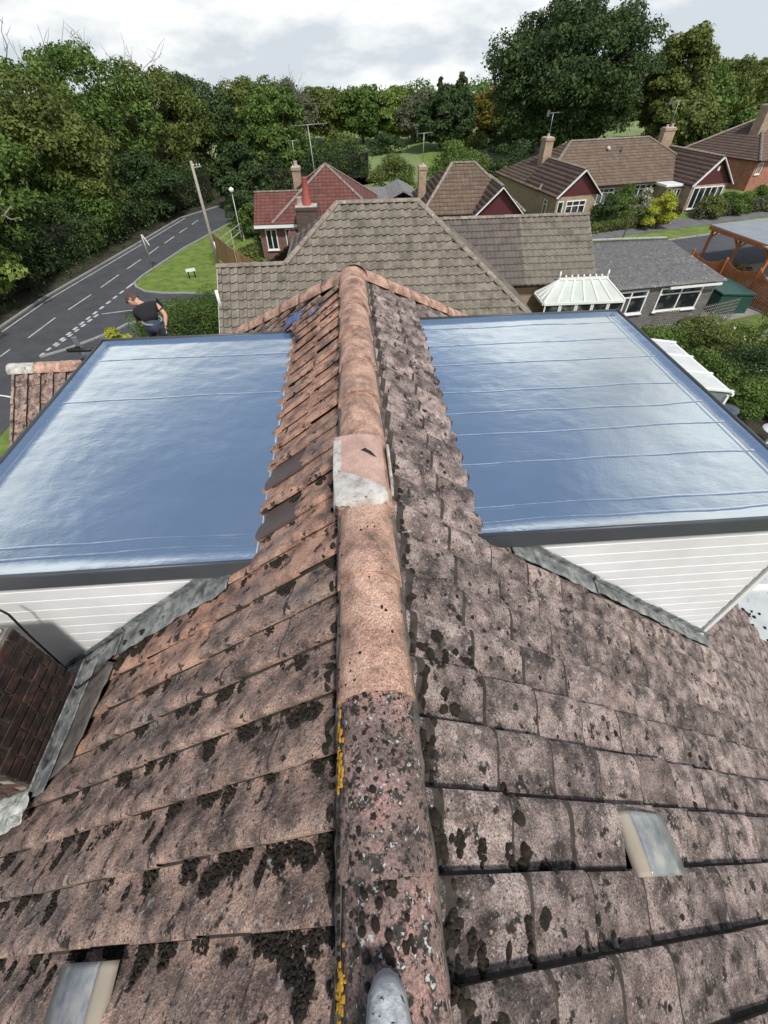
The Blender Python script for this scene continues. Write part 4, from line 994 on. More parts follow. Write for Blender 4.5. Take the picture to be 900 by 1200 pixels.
def aerial(x, y, z, h, label, group=None, arm=1.0, yaw=0., lean=(0,0), els=9):
    a = empty('television_aerial', (x, y, z)); tag(a, label, 'aerial', group); mb = MB(); top = Vector((lean[0], lean[1], h)); mb.tube([(0,0,0), top], .025, 6); mb.build('mast', 'metal', a)
    d = Vector((math.cos(yaw), math.sin(yaw), .03)); c = Vector((-d.y, d.x, 0)); mb = MB(); mb.tube([top-d*arm*.45, top+d*arm*.55], .018, 5); b = mb.build('boom', 'metal', a)
    mb = MB()
    for i in range(els): p = top+d*arm*(-.4+.92*i/(els-1)); mb.tube([p-c*.17, p+c*.17], .009, 4)
    mb.add([top-d*arm*.45+c*s_+Vector((0,0,q)) for s_, q in ((-.18,-.2),(.18,-.2),(.18,.2),(-.18,.2))], [(0,1,2,3)]); mb.build('elements', 'metal', b)
    return a
def stack(name, x0, y0, x1, y1, z0, z1, mat, parent, pots=(), cap='mortar'):
    mb = MB(); mb.box(x0, y0, z0, x1, y1, z1); c = mb.build(name, mat, parent)
    mb = MB(); mb.box(x0-.05, y0-.05, z1-.18, x1+.05, y1+.05, z1-.02); mb.build('brick_band', mat, c)
    mb = MB(); mb.box(x0+.02, y0+.02, z1-.019, x1-.02, y1-.02, z1+.05); mb.build('flaunching', cap, c)
    for px, py, r0, r1, h_, m_ in pots:
        mb = MB(); mb.tube([(px,py,z1), (px,py,z1+.08), (px,py,z1+h_-.05), (px,py,z1+h_)], [r0*1.15, r0, r1, r1*1.15], 12); mb.build('chimney_pot', m_, c)
    return c

# --- tan hipped bungalow straight ahead
n1 = empty('tan_roofed_bungalow', (1, 20, 0)); tag(n1, 'bungalow under a big tan hipped roof straight beyond the near ridge', 'house')
zr, yr, pt = 6.6, 20.2, .84; o1 = Vector((-1, -20, 0))
def q1(x, y, z): return Vector((x, y, z))+o1
ye, ybk = 15.9, 24.5; ze = zr-pt*(yr-ye); xR = 2.65+(yr-ye)*1.10; xL = -2.6
tt = tile_template(.30, .34, hgt=.065, th=.045, ns=7, ntt=3, rise=.045, wob=.002, over=.0, scallop=.035, sdrop=.02)
zl = zr-pt*(yr-18.4)
tile_face(n1, [q1(xL, 18.4, zl), q1(-.5, yr, zr), q1(2.65, yr, zr), q1(xR, ye, ze), q1(xL, ye, ze)], tt, 'tan_tile', .30, .34, indiv=240)
tile_face(n1, [q1(-5.15, 18.4, zl), q1(xL, 18.4, zl), q1(xL, ye, ze), q1(-5.15, ye, ze)], tt, 'tan_tile', .30, .34, indiv=55)
tf = flat_template(.30, .34)
tile_face(n1, [q1(2.65, yr, zr), q1(xR, ybk, ze), q1(xR, ye, ze)], tf, 'tan_tile', .30, .34)
tile_face(n1, [q1(-.5, yr, zr), q1(2.65, yr, zr), q1(xR, ybk, ze), q1(xL-2.4, ybk, ze)], tf, 'tan_tile', .30, .34)
tile_face(n1, [q1(-.5, yr, zr), q1(xL, 18.4, zl), q1(xL, 22.0, zl)], tf, 'tan_tile', .30, .34)
tile_face(n1, [q1(-5.15, 18.4, zl), q1(xL, 18.4, zl), q1(xL, 20.9, zl-pt*2.5), q1(-5.15, 20.9, zl-pt*2.5)], tf, 'tan_tile', .30, .34)
mb = MB(); e_ = .08
mb.add([q1(*p) for p in [(-.5,yr,zr-e_),(2.65,yr,zr-e_),(xR,ye,ze-e_),(xL,ye,ze-e_),(xL,18.4,zl-e_),(xR,ybk,ze-e_),(xL-2.4,ybk,ze-e_),(xL,22,zl-e_),(-5.13,18.4,zl-e_),(-5.13,ye,ze-e_),(-5.13,20.9,zl-pt*2.5-e_),(xL,20.9,zl-pt*2.5-e_)]],
       [(0,4,3,2,1),(1,2,5),(0,1,5,6),(0,7,4),(8,9,3,4),(8,4,11,10)]); mb.build('roof_deck', 'felt', n1)
ridge_run(n1, q1(-.55, yr, zr), q1(2.7, yr, zr), .13, .44, 'tan_ridge', nseg=8, arc=150)
ridge_run(n1, q1(xL, 18.4, zl), q1(-.5, yr, zr), .13, .44, 'tan_ridge', nseg=8, arc=150, name='hip_tile')
ridge_run(n1, q1(-5.2, 18.4, zl), q1(xL, 18.4, zl), .13, .44, 'tan_ridge', nseg=8, arc=150)
ridge_run(n1, q1(xR, ye, ze), q1(2.65, yr, zr), .13, .44, 'tan_ridge', nseg=8, arc=150, name='hip_tile')
mb = MB(); mb.box(-5.95, -3.7, 0, 4.8+1.5, 4.0, ze-.1); mb.add([(-5.95, -3.7, ze-.11), (-5.95, .9, zl-pt*2.5-.11), (-5.95, -1.6, zl-.12)], [(0,1,2)]); mb.build('wall', 'bk_buff', n1)
mb = MB(); mb.beam(q1(-5.17, ye, ze-.07), q1(-5.17, 18.4, zl-.05), .04, .12); mb.build('verge', 'mortar', n1)
mb = MB()
for _ in range(60):
    p = q1(random.uniform(-.5, 2.6), yr, zr+.08) if random.random() < .4 else q1(xL, 18.4, zl).lerp(q1(-.5, yr, zr), random.random())+Vector((0,0,.1))
    r_ = random.uniform(.02, .06); mb.tube([p-Vector((r_,0,0)), p, p+Vector((r_,0,.01))], [r_*.4, r_*.8, r_*.3], 6)
o = mb.build('ridge_moss', 'moss', n1); o['kind'] = 'stuff'
mb = MB(); mb.tube([q1(-5.1, 17.2, zl-1.1), q1(-5.1, 17.2, zl-.4)], .06, 8); mb.build('soil_pipe', 'white', n1)

# --- plum and brown roofed house behind it on the right
n2 = empty('brown_roofed_bungalow', (8, 24, 0)); tag(n2, 'bungalow with a plum and brown tiled roof behind the white conservatory', 'house')
zr2, yr2 = 5.2, 23.6; q2 = lambda x, y, z: Vector((x-8, y-24, z)); pt2 = .78; ye2 = 20.9; ze2 = zr2-pt2*(yr2-ye2)
tt2 = tile_template(.27, .34, hgt=.06, th=.04, ns=6, ntt=3, rise=.04, wob=.001, over=.04, scallop=.015)
tile_face(n2, [q2(4.4, yr2, zr2), q2(7.92, yr2, zr2), q2(7.92, ye2, ze2), q2(4.4, ye2, ze2)], tt2, 'purple_tile', .27*.74, .34, indiv=100, name='plum_tile') if False else None
tp = tile_template(.20, .34, hgt=.055, th=.04, ns=5, ntt=3, rise=.04, wob=.001, over=.04, scallop=.012)
tile_face(n2, [q2(3.9, yr2, zr2), q2(7.92, yr2, zr2), q2(7.92, ye2, ze2), q2(3.9, ye2, ze2)], tp, 'purple_tile', .20, .34, indiv=150, name='plum_tile')
tile_face(n2, [q2(7.92, yr2, zr2), q2(11.25, yr2, zr2), q2(11.25, ye2, ze2), q2(7.92, ye2, ze2)], tt2, 'tan2_tile', .27, .34, indiv=110)
tile_face(n2, [q2(3.9, yr2, zr2), q2(11.25, yr2, zr2), q2(11.25, yr2+2.9, zr2-pt2*2.9), q2(3.9, yr2+2.9, zr2-pt2*2.9)], tf, 'tan2_tile', .3, .34)
ridge_run(n2, q2(3.9, yr2, zr2), q2(11.3, yr2, zr2), .12, .42, 'tan_ridge', nseg=8, arc=150)
mb = MB(); mb.box(-4, -2.75, 0, 3.1, 2.1, ze2-.1); mb.add([(3.1, -2.75, ze2-.11), (3.1, 2.1, ze2-.11), (3.1, -.4, zr2-.1)], [(0,1,2)]); mb.build('wall', 'bk_buff', n2)
mb = MB(); mb.poly([q2(3.9, yr2, zr2-.06), q2(11.2, yr2, zr2-.06), q2(11.2, ye2+.02, ze2-.06), q2(3.9, ye2+.02, ze2-.06)], .05); mb.poly([q2(3.9, yr2, zr2-.06), q2(11.2, yr2, zr2-.06), q2(11.2, yr2+2.85, zr2-pt2*2.85-.06), q2(3.9, yr2+2.85, zr2-pt2*2.85-.06)], .05); mb.build('roof_deck', 'felt', n2)
mb = MB(); mb.beam(q2(11.27, yr2, zr2-.04), q2(11.27, ye2, ze2-.04), .05, .14); mb.build('verge', 'tan_ridge', n2)
mb = MB(); mb.box(-4, -2.98, ze2-.12, 3.25, -2.80, ze2-.02); mb.build('gutter', 'white', n2)

# --- white hipped conservatory with a crested ridge
cv = empty('conservatory', (10.4, 20.3, 0)); tag(cv, 'white conservatory with a cream hipped roof and crested ridge', 'conservatory')
ax0, ax1, ay0, ay1, zb, zt2 = -1.7, 1.85, -.45, .45, 2.5, 3.35; zb = 2.72; zt2 = 3.3; ay0 = -.55; ax0 = -1.9; rA, rB = Vector((-1.0, .5, zt2)), Vector((1.25, .5, zt2))
cor = [Vector((ax0, ay0, zb)), Vector((ax1, ay0, zb)), Vector((ax1, ay1+.3, zb)), Vector((ax0, ay1+.3, zb))]
def glaz(a, b, c, d, k, name='roof_pane'):       # a-b eaves, d-c ridge
    for i in range(k):
        s0, s1 = i/k, (i+1)/k; p = [a.lerp(b, s0), a.lerp(b, s1), d.lerp(c, s1), d.lerp(c, s0)]
        if (p[2]-p[3]).length < 1e-3: p = p[:3]
        mb = MB(); mb.poly(p, .02); mb.build(name, 'yellowpoly', cv)
        mb = MB(); mb.beam(a.lerp(b, s0)+Vector((0,0,.02)), d.lerp(c, s0)+Vector((0,0,.02)), .07, .05); mb.build('glazing_bar', 'white', cv)
glaz(cor[0], cor[1], rB, rA, 6); glaz(cor[1], cor[2], rB+Vector((0,.01,0)), rB, 3); glaz(cor[3], cor[0], rA, rA+Vector((0,.01,0)), 3)
mb = MB(); mb.beam(rB+Vector((0,0,.02)), cor[1]+Vector((0,0,.02)), .06, .06); mb.build('glazing_bar', 'white', cv)
mb = MB(); mb.beam(rA+Vector((-.05,0,.05)), rB+Vector((.05,0,.05)), .10, .10); mb.build('ridge_bar', 'white', cv)
for i in range(9):
    p = rA.lerp(rB, i/8)+Vector((0,0,.10)); mb = MB(); hh_ = .30 if i in (0, 8) else .12; mb.tube([p, p+Vector((0,0,hh_*.35)), p+Vector((0,0,hh_*.55)), p+Vector((0,0,hh_))], [.03, .05, .055, .01], 6); mb.build('finial' if i in (0, 8) else 'cresting', 'white', cv)
mb = MB()
for a, b in ((cor[0], cor[1]), (cor[1], cor[2]), (cor[3], cor[0])): mb.beam(a-Vector((0,0,.05)), b-Vector((0,0,.05)), .12, .10)
mb.build('eaves_beam', 'white', cv)
mb = MB(); mb.box(ax0+.05, ay0+.05, 0, ax1-.05, ay1+.2, .6); mb.build('dwarf_wall', 'bk_red', cv)
for i in range(5): window(cv, ax0+.06+i*.75, .60, .73, 2.08, ay0+.03, 1, True, .05, .06, 'window_frame')
for i in range(1): window(cv, Vector((ax1-.03, ay0+.08+i*.83, .60)), 0, .85, 2.08, 0, 1, True, .05, .06, 'window_frame', (0,1,0), (1,0,0))

# --- garage with cement sheet roof and white windows
ga = empty('garage', (14.6, 24, .7)); tag(ga, 'low garage with mossy corrugated cement roof and two white windows', 'garage')
def og(x, y, z): return Vector((x-14.6, y-24, z-.7))
gc = [og(11.2, 20.7, 2.75), og(18.2, 21.5, 2.75), og(18.1, 27.4, 3.05), og(12.8, 27.4, 3.05)]
nu, nv = 240, 14; vs = []
for j in range(nv+1):
    for i in range(nu+1):
        s, t = i/nu, j/nv; p = gc[0].lerp(gc[1], s).lerp(gc[3].lerp(gc[2], s), t); p = p+Vector((0,0,.028*math.cos(s*48*2*math.pi)+.01*mnoise.noise(p*.8))); vs.append(p)
mb = MB(); k = nu+1; mb.add(vs, [(j*k+i, j*k+i+1, (j+1)*k+i+1, (j+1)*k+i) for j in range(nv) for i in range(nu)], True); o = mb.build('roof_sheet', 'asbestos', ga); s_ = o.modifiers.new('t', 'SOLIDIFY'); s_.thickness = .02
ridge_run(ga, gc[3]+Vector((0,.05,.02)), gc[2]+Vector((0,.05,.02)), .09, .9, 'kerb', name='ridge_sheet', nseg=6, arc=150)
fw = [gc[0]+Vector((.35,.25,-.06)), gc[1]+Vector((-.3,.22,-.06)), gc[2]+Vector((-.3,-.2,-.1)), gc[3]+Vector((.3,-.2,-.1))]
mb = MB(); mb.add(fw+[Vector((p.x, p.y, -.2)) for p in fw], [(0,1,2,3),(0,4,5,1),(1,5,6,2),(2,6,7,3),(3,7,4,0)]); mb.build('wall', 'bk_grey', ga) if 'bk_grey' in M else mb.build('wall', 'asbestos', ga)
xd = (fw[1]-fw[0]).normalized(); xd.z = 0; xd.normalize(); nd = Vector((xd.y, -xd.x, 0))
def gwin(px0, px1, py): 
    p0 = at_z(px0, py, 1.35); p1 = at_z(px1, py, 1.35); f0 = fw[0]+Vector((14.6,24,.7))
    s0 = (Vector((p0.x-f0.x, p0.y-f0.y, 0))).dot(xd); s1 = (Vector((p1.x-f0.x, p1.y-f0.y, 0))).dot(xd)
    w_ = max(1.2, s1-s0); return s0, w_
for s0, w_ in ((.95, 1.75), (3.35, 2.35)):
    O_ = Vector((fw[0].x, fw[0].y, 0))+xd*s0+nd*.01; O_.z = .75; window(ga, O_, 0, w_, 1.12, 0, 2, True, .05, .075, 'window', tuple(xd), tuple(nd))
mb = MB(); mb.beam(fw[0]+nd*.28+Vector((3.6*xd.x,3.6*xd.y,-.06)), fw[1]+nd*.28+Vector((0,0,-.06)), .08, .09); mb.build('fascia', 'white', ga)

# --- orange timber car port and wavy fence
pg = empty('car_port', (23, 28, .7)); tag(pg, 'orange timber car port with a flat grey roof at the right edge', 'car port')
op = lambda x, y, z: Vector((x-23, y-28, z-.7))
ca, cb2, cc, cd = op(22.6, 30.3, 2.95), op(23.3, 25.4, 2.95), op(31.5, 27.4, 2.95), op(31.2, 32.3, 2.95)
mb = MB(); mb.poly([ca, cb2, cc, cd], .05); mb.build('roof', 'grp_grey', pg)
for a, b in ((ca, cb2), (cb2, cc), (ca, cd)):
    mb = MB(); mb.beam(a-Vector((0,0,.15)), b-Vector((0,0,.15)), .08, .2); mb.build('fascia', 'wood', pg)
for t_ in (.04, .5, .96):
    p = ca.lerp(cb2, t_)+Vector((.15,0,0)); mb = MB(); mb.beam((p.x, p.y, 0), (p.x, p.y, 2.1), .13, .13); mb.build('post', 'wood', pg)
    for sgn in (1, -1):
        if 0 < t_+sgn*.1 < 1: mb = MB(); d_ = (cb2-ca).normalized()*sgn; mb.beam(p+Vector((0,0,1.55-p.z)), p+d_*.55+Vector((0,0,2.1-p.z)), .08, .08); mb.build('brace', 'wood', pg)
mb = MB(); mb.tube([cb2+Vector((-.1,.9,-.1)), cb2+Vector((-.1,-.2,-.12)), cb2+Vector((-.05,-.25,-.8))], .05, 6); mb.build('gutter', 'white', pg)

def wavy_fence(name, pts, h, z, mat, label, wave=.25, bw=.1, pitch=.12):
    f = empty(name, (pts[0][0], pts[0][1], z)); tag(f, label, 'fence'); o = Vector((pts[0][0], pts[0][1], 0))
    for a, b in zip(pts, pts[1:]):
        a = Vector((*a, 0))-o; b = Vector((*b, 0))-o; d = b-a; k = int(d.length/pitch); yaw = math.atan2(d.y, d.x)
        for i in range(k):
            t = (i+.5)/k; hh_ = h - wave*math.sin(math.pi*t)+random.uniform(-.01, .01)
            p = a+d*t; m4 = Matrix.Translation(p) @ Matrix.Rotation(yaw, 4, 'Z'); MB().box(-bw/2, -.012, .03, bw/2, .012, hh_, m4).build('board', mat, f)
        for zz in (.35, h*.72): MB().beam(a+Vector((0,0,zz))+Vector((-d.y, d.x, 0)).normalized()*.035, b+Vector((0,0,zz))+Vector((-d.y, d.x, 0)).normalized()*.035, .04, .08).build('rail', mat, f)
        MB().beam(a, a+Vector((0,0,h+.06)), .1, .1).build('post', mat, f)
    MB().beam(b, b+Vector((0,0,h+.06)), .1, .1).build('post', mat, f)
    return f
wavy_fence('timber_fence', [(20.0, 27.2), (20.9, 25.5), (21.6, 23.7), (22.0, 21.9), (22.3, 20.1)], 1.75, .7, 'wood', 'orange timber fence with dipping tops below the car port', .35)
# planted trellis-topped pile of clippings between fence and port
shrub(22.3, 26.4, .7, 1.3, 1.2, 'russet', 'dry reddish brown climber heaped on the orange fence', n=2600, size=.07, clumps=18)

# green box, trellis
gb = empty('storage_box', (20.0, 23.6, .7)); tag(gb, 'dark green storage box beside the garage', 'storage box')
MB().box(-.9, -1.2, 0, .9, 1.2, .95).build('body', 'green', gb, .02); m4 = Matrix.Translation((0,0,1.0)) @ Matrix.Rotation(.05, 4, 'Y'); MB().box(-.96, -1.26, -.04, .96, 1.26, .05, m4).build('lid', 'green', gb, .02)
def trellis(name, a, b, h, z, label, step=.16, arch=0., mat='greywood', cat='trellis'):
    f = empty(name, (a[0], a[1], z)); tag(f, label, cat); A_ = Vector((0,0,0)); B_ = Vector((b[0]-a[0], b[1]-a[1], 0)); d = B_; k = int(d.length/step)
    for i in range(k+1):
        t = i/k; hh_ = h+arch*math.sin(math.pi*t); MB().beam(A_+d*t+Vector((0,0,.15)), A_+d*t+Vector((0,0,hh_)), .03, .02).build('upright', mat, f)
    for j in range(int(h/step)):
        zz = .2+j*step; MB().beam(A_+Vector((0,0,zz))+Vector((.0,-.02,0)), B_+Vector((0,0,zz))+Vector((0,-.02,0)), .02, .03).build('slat', mat, f)
    if arch:
        mb = MB(); mb.tube([A_+d*t+Vector((0,0,h+arch*math.sin(math.pi*t))) for t in np.linspace(0, 1, 14)], .03, 6); mb.build('arched_rail', mat, f)
    return f
trellis('trellis', (16.95, 20.6), (19.3, 21.4), 1.25, .7, 'grey square trellis screen in front of the green box')
trellis('arched_trellis', (17.1, 16.9), (19.6, 17.7), 1.6, .65, 'weathered arched trellis panel standing in the flowering shrubs', .2, .35)
trellis('green_trellis', (14.2, 20.05), (15.5, 20.25), 1.25, .68, 'pale green trellis under the wider garage window', .12)

# lean-to with milky panels, grey butt, round table
lt = empty('lean_to', (11.5, 14, .4)); tag(lt, 'white lean-to roof of milky panels beside the right dormer', 'lean-to')
ol = lambda x, y, z: Vector((x-11.5, y-14, z-.4))
ysl = [15.75, 14.55, 13.3, 12.1]
for i, (a, b) in enumerate(zip(ysl, ysl[1:])):
    mb = MB(); mb.poly([ol(9.2, a, 3.05), ol(12.45, a, 2.55), ol(12.45, b, 2.55), ol(9.2, b, 3.05)], .03); mb.build('roof_panel', 'poly' if i else 'polydirty', lt)
for a in ysl: MB().beam(ol(9.2, a, 3.09), ol(12.52, a, 2.58), .08, .06).build('glazing_bar', 'white', lt)
MB().beam(ol(12.48, 12.0, 2.5), ol(12.48, 15.8, 2.5), .08, .10).build('eaves_beam', 'white', lt)
for yy in (12.1, 15.7): MB().beam(ol(12.4, yy, .4), ol(12.4, yy, 2.45), .09, .09).build('post', 'white', lt)
mb = MB(); mb.add([ol(10.2, 12.12, .4), ol(12.36, 12.12, .4), ol(12.36, 12.12, 2.5), ol(10.2, 12.12, 2.88)], [(0,1,2,3)]); mb.build('end_glass', 'grp_grey', lt)
MB().beam(ol(11.6, 12.06, .4), ol(11.6, 12.06, 2.6), .07, .05).build('mullion', 'white', lt)
MB().box(-2.6, -2.2, -.4, -2.3, 1.9, 2.75).build('back_wall', 'bk_red', lt)
wb = empty('water_butt', (13.05, 12.35, .6)); tag(wb, 'blue grey water butt at the corner of the lean-to', 'water butt')
mb = MB(); mb.tube([(0,0,0), (0,0,.05), (0,0,.45), (0,0,.47), (0,0,.53), (0,0,.55), (0,0,1.05)], [.27, .29, .33, .35, .35, .33, .31], 20); mb.build('barrel', 'butt', wb)
mb = MB(); mb.tube([(0,0,1.05), (0,0,1.09), (0,0,1.14), (0,0,1.17)], [.335, .34, .30, .12], 20); mb.build('lid', 'butt', wb)
tb = empty('garden_table', (14.35, 11.45, .65)); tag(tb, 'small round white garden table at the right edge', 'table')
mb = MB(); mb.tube([(0,0,.68), (0,0,.70), (0,0,.72)], [.38, .40, .39], 24); mb.build('tabletop', 'white', tb)
mb = MB(); mb.tube([(0,0,0), (0,0,.04), (0,0,.68)], [.2, .05, .04], 10); mb.build('leg', 'white', tb)
for (px, py, h_, r_, lf, lb, ex) in ((13.0, 17.6, 1.7, 1.6, 'mid', 'dense green shrub in front of the garage wall', None), (15.4, 17.9, 1.9, 1.7, 'olive', 'cream flowering shrub in the middle of the hedge bank', ('flower', 60, .07)),
        (17.9, 17.6, 1.6, 1.7, 'pale', 'yellowish green shrub below the grey trellis screen', ('yellow', 160, .05)), (20.6, 18.6, 1.7, 1.9, 'olive', 'straggly shrub near the fence end at the right edge', None),
        (14.2, 15.6, 1.5, 1.4, 'mid', 'green shrub beyond the lean-to with a few white flowers', ('flower', 30, .07)), (16.2, 15.2, 1.9, 1.7, 'dark', 'dark shrub left of the arched trellis', ('flower', 16, .08)),
        (18.7, 15.3, 1.5, 1.7, 'olive', 'olive shrub growing over the arched trellis foot', None), (14.7, 13.6, 1.3, 1.15, 'mid', 'low green shrub behind the water butt', None), (16.7, 13.0, 1.5, 1.6, 'dark', 'dark leafy shrub behind the round garden table', None),
        (12.2, 18.5, 1.0, 1.1, 'autumn', 'low yellowing shrub at the conservatory corner', None), (19.3, 13.4, 1.4, 1.6, 'olive', 'shrub at the right edge beyond the garden table', None)):
    shrub(px, py, gz(px, py), h_, r_, lf, lb, n=int(5200*r_), size=.065, clumps=int(24*r_), extra=ex)
struct(sheet('flower_bed', [(11.2,11.6),(22.5,10.6),(23.5,19.6),(11.2,19.6)], 'soil', .712, pix=False))

# --- semi-detached pair with burgundy gables on the right
def gabled_wing(parent, x0, x1, yf, yb, ze_, zp, mat, w=.3, g=.34, board='burgundy', over=.25):
    """wing with its gable toward the street; ridge runs back"""
    xm_ = (x0+x1)/2; a0, a1 = x0-over, x1+over; s_ = (zp-ze_)/((a1-a0)/2); 
    tile_face(parent, [(xm_, yf-.25, zp), (xm_, yb, zp), (a0, yb, ze_), (a0, yf-.25, ze_)], tfl, mat, w, g)
    tile_face(parent, [(xm_, yf-.25, zp), (xm_, yb, zp), (a1, yb, ze_), (a1, yf-.25, ze_)], tfl, mat, w, g)
    ridge_run(parent, (xm_, yf-.28, zp-.02), (xm_, yb, zp-.02), .12, .45, M['tan_ridge'], stuff=True, nseg=6, arc=150)
    mb = MB(); mb.add([(a0+.15, yf-.02, ze_), (a1-.15, yf-.02, ze_), (xm_, yf-.02, zp-.14), (a0+.15, yf+.05, ze_), (a1-.15, yf+.05, ze_), (xm_, yf+.05, zp-.14)], [(0,1,2),(3,5,4),(0,3,4,1)]); mb.build('gable_board', board, parent)
    for a in (a0, a1):
        mb = MB(); mb.beam((a, yf-.28, ze_-.05), (xm_, yf-.28, zp-.05), .05, .20, (0,1,0)); mb.build('bargeboard', 'white', parent)
        mb = MB(); mb.poly([(a, yf-.22, ze_-.03), (xm_, yf-.22, zp-.03), (xm_, yb, zp-.03), (a, yb, ze_-.03)], .05); mb.build('roof_deck', 'felt', parent)
tfl = flat_template(.30, .34)
se = empty('semi_detached_bungalows', (16.5, 40.6, .8), R(10)); tag(se, 'semi-detached brown tiled bungalows with two burgundy gables and a glazed porch', 'house')
BE, BR = 1.85, 4.35                             # eaves and ridge heights over the plot
def wallbox(parent, x0, y0, x1, y1, h_, mat, name='wall', z=-.6): return MB().box(x0, y0, z, x1, y1, h_).build(name, mat, parent)
wallbox(se, 0, 0, 3.5, 3.0, BE, 'bk_buff'); wallbox(se, 0, 3.0, 16.3, 11.0, BE-.01, 'bk_buff'); wallbox(se, 12.8, .4, 16.3, 3.0, BE, 'bk_buff')
m_ = 7.0; L0, L1, y0_, y1_ = -.35, 16.6, 2.55, 11.45; rl, rr = 4.4, 12.2
tile_face(se, [(rl, m_, BR), (rr, m_, BR), (L1, y0_, BE), (L0, y0_, BE)], tfl, 'brown_tile', .3, .34)
tile_face(se, [(rl, m_, BR), (rr, m_, BR), (L1, y1_, BE), (L0, y1_, BE)], tfl, 'brown_tile', .3, .34)
tile_face(se, [(rl, m_, BR), (L0, y0_, BE), (L0, y1_, BE)], tfl, 'brown_tile', .3, .34)
tile_face(se, [(rr, m_, BR), (L1, y0_, BE), (L1, y1_, BE)], tfl, 'brown_tile', .3, .34)
mb = MB(); mb.add([(rl,m_,BR-.05),(rr,m_,BR-.05),(L1,y0_,BE-.05),(L0,y0_,BE-.05),(L1,y1_,BE-.05),(L0,y1_,BE-.05)], [(0,3,2,1),(1,2,4),(1,4,5,0),(0,5,3),(2,3,5,4)]); mb.build('roof_deck', 'felt', se)
for a, b in (((rl,m_,BR),(rr,m_,BR)), ((rl,m_,BR),(L0,y0_,BE)), ((rr,m_,BR),(L1,y0_,BE))): ridge_run(se, a, b, .12, .45, M['tan_ridge'], stuff=True, nseg=6, arc=150)
gabled_wing(se, 0, 3.5, 0, 5.6, BE, 3.55, 'brown2_tile'); gabled_wing(se, 12.8, 16.3, .4, 6.6, BE, 3.7, 'brown2_tile')
window(se, .85, .25, 1.75, 1.3, -.01, 3, True, .06, .07); window(se, .1, .25, .5, 1.3, -.01, 1, False, .06, .06)
window(se, 5.6, .45, 1.6, 1.15, 2.99, 3, True, .06, .07); window(se, 9.1, .45, 2.4, 1.25, 2.99, 4, True, .06, .07); window(se, 13.0, .15, 3.0, 1.55, .39, 5, False, .06, .08)
window(se, Vector((-.01, 1.9, .3)), 0, .55, 1.1, 0, 1, True, .05, .06, 'window', (0,-1,0), (-1,0,0)); window(se, Vector((3.51, .6, -.3)), 0, .6, 1.9, 0, 1, True, .05, .06, 'side_door', (0,1,0), (1,0,0))
pr = wallbox(se, 11.3, 1.5, 12.75, 2.98, 1.65, 'bk_buff', 'porch'); MB().box(10.9, 1.2, 1.67, 13.0, 3.0, 1.85).build('porch_roof', 'white', pr, .03)
window(pr, 12.0, -.45, .75, 1.95, 1.49, 2, True, .06, .08, 'door') if False else window(se, 12.0, -.5, .75, 2.0, 1.49, 2, True, .06, .09, 'porch_door')
window(se, 11.32, .35, .5, 1.2, 1.49, 1, True, .06, .07)
stack('chimney', 1.6, 6.3, 2.35, 7.1, 2.4, 4.75, 'bk_buff', se, [(1.95, 6.7, .12, .10, .25, 'pot2')])
stack('chimney', 13.4, 6.6, 14.5, 7.2, 2.6, 4.95, 'bk_buff', se, [(13.7, 6.9, .13, .11, .22, 'pot2'), (14.2, 6.9, .13, .11, .3, 'pot2')])
MB().box(14.6, .36, 2.75, 14.8, .385, 3.05).build('gable_plate', 'white', se)
MB().tube([(8.7, 5.6, 3.3), (8.7, 5.6, 4.0)], .05, 8).build('soil_pipe', 'black', se); MB().tube([(7.5, 5.9, 3.8), (7.65, 5.9, 3.95)], .18, 8).build('roof_vent', 'mortar', se)
p_ = WM[se.name] @ Vector((2.0, 6.7, 4.8)); aerial(p_.x, p_.y, p_.z, 1.5, 'television aerial on the left chimney of the semi-detached pair', arm=1.1, yaw=.3)
p_ = WM[se.name] @ Vector((14.0, 6.9, 5.0)); aerial(p_.x, p_.y, p_.z, 1.7, 'television aerial on the right chimney of the semi-detached pair', arm=1.7, yaw=.1)
# far right house
fr_ = empty('brick_house', (39.5, 50.5, .8), R(22)); tag(fr_, 'orange brick house with a dark hipped roof at the right edge', 'house')
wallbox(fr_, 0, 0, 12, 8, 2.3, 'bk_orange'); P4 = [(-.4,-.4,2.3),(12.4,-.4,2.3),(12.4,8.4,2.3),(-.4,8.4,2.3)]; ra, rb = (4.2,4,5.0), (8.5,4,5.0)
for f_ in ([P4[0], P4[1], rb, ra], [P4[2], P4[3], ra, rb], [P4[3], P4[0], ra], [P4[1], P4[2], rb]): tile_face(fr_, f_, tfl, 'brown2_tile', .3, .34)
mb = MB(); e5 = [(p[0], p[1], p[2]-.05) for p in P4+[ra, rb]]; mb.add(e5, [(0,1,5,4),(2,3,4,5),(3,0,4),(1,2,5),(0,3,2,1)]); mb.build('roof_deck', 'felt', fr_)
for a, b in ((ra, rb), (ra, P4[0]), (ra, P4[3])): ridge_run(fr_, a, b, .14, .45, M['tan_ridge'], stuff=True, nseg=6, arc=150)
stack('chimney', 2.1, 2.5, 3.3, 3.4, 2.6, 6.0, 'bk_buff', fr_, [(2.4, 2.9, .13, .11, .3, 'pot'), (3.0, 2.9, .13, .11, .3, 'pot')])
window(fr_, .3, 1.2, .7, .9, -.01, 2, False, .06, .07); window(fr_, 5.6, .9, 2.4, 1.2, -.01, 3, False, .06, .08)

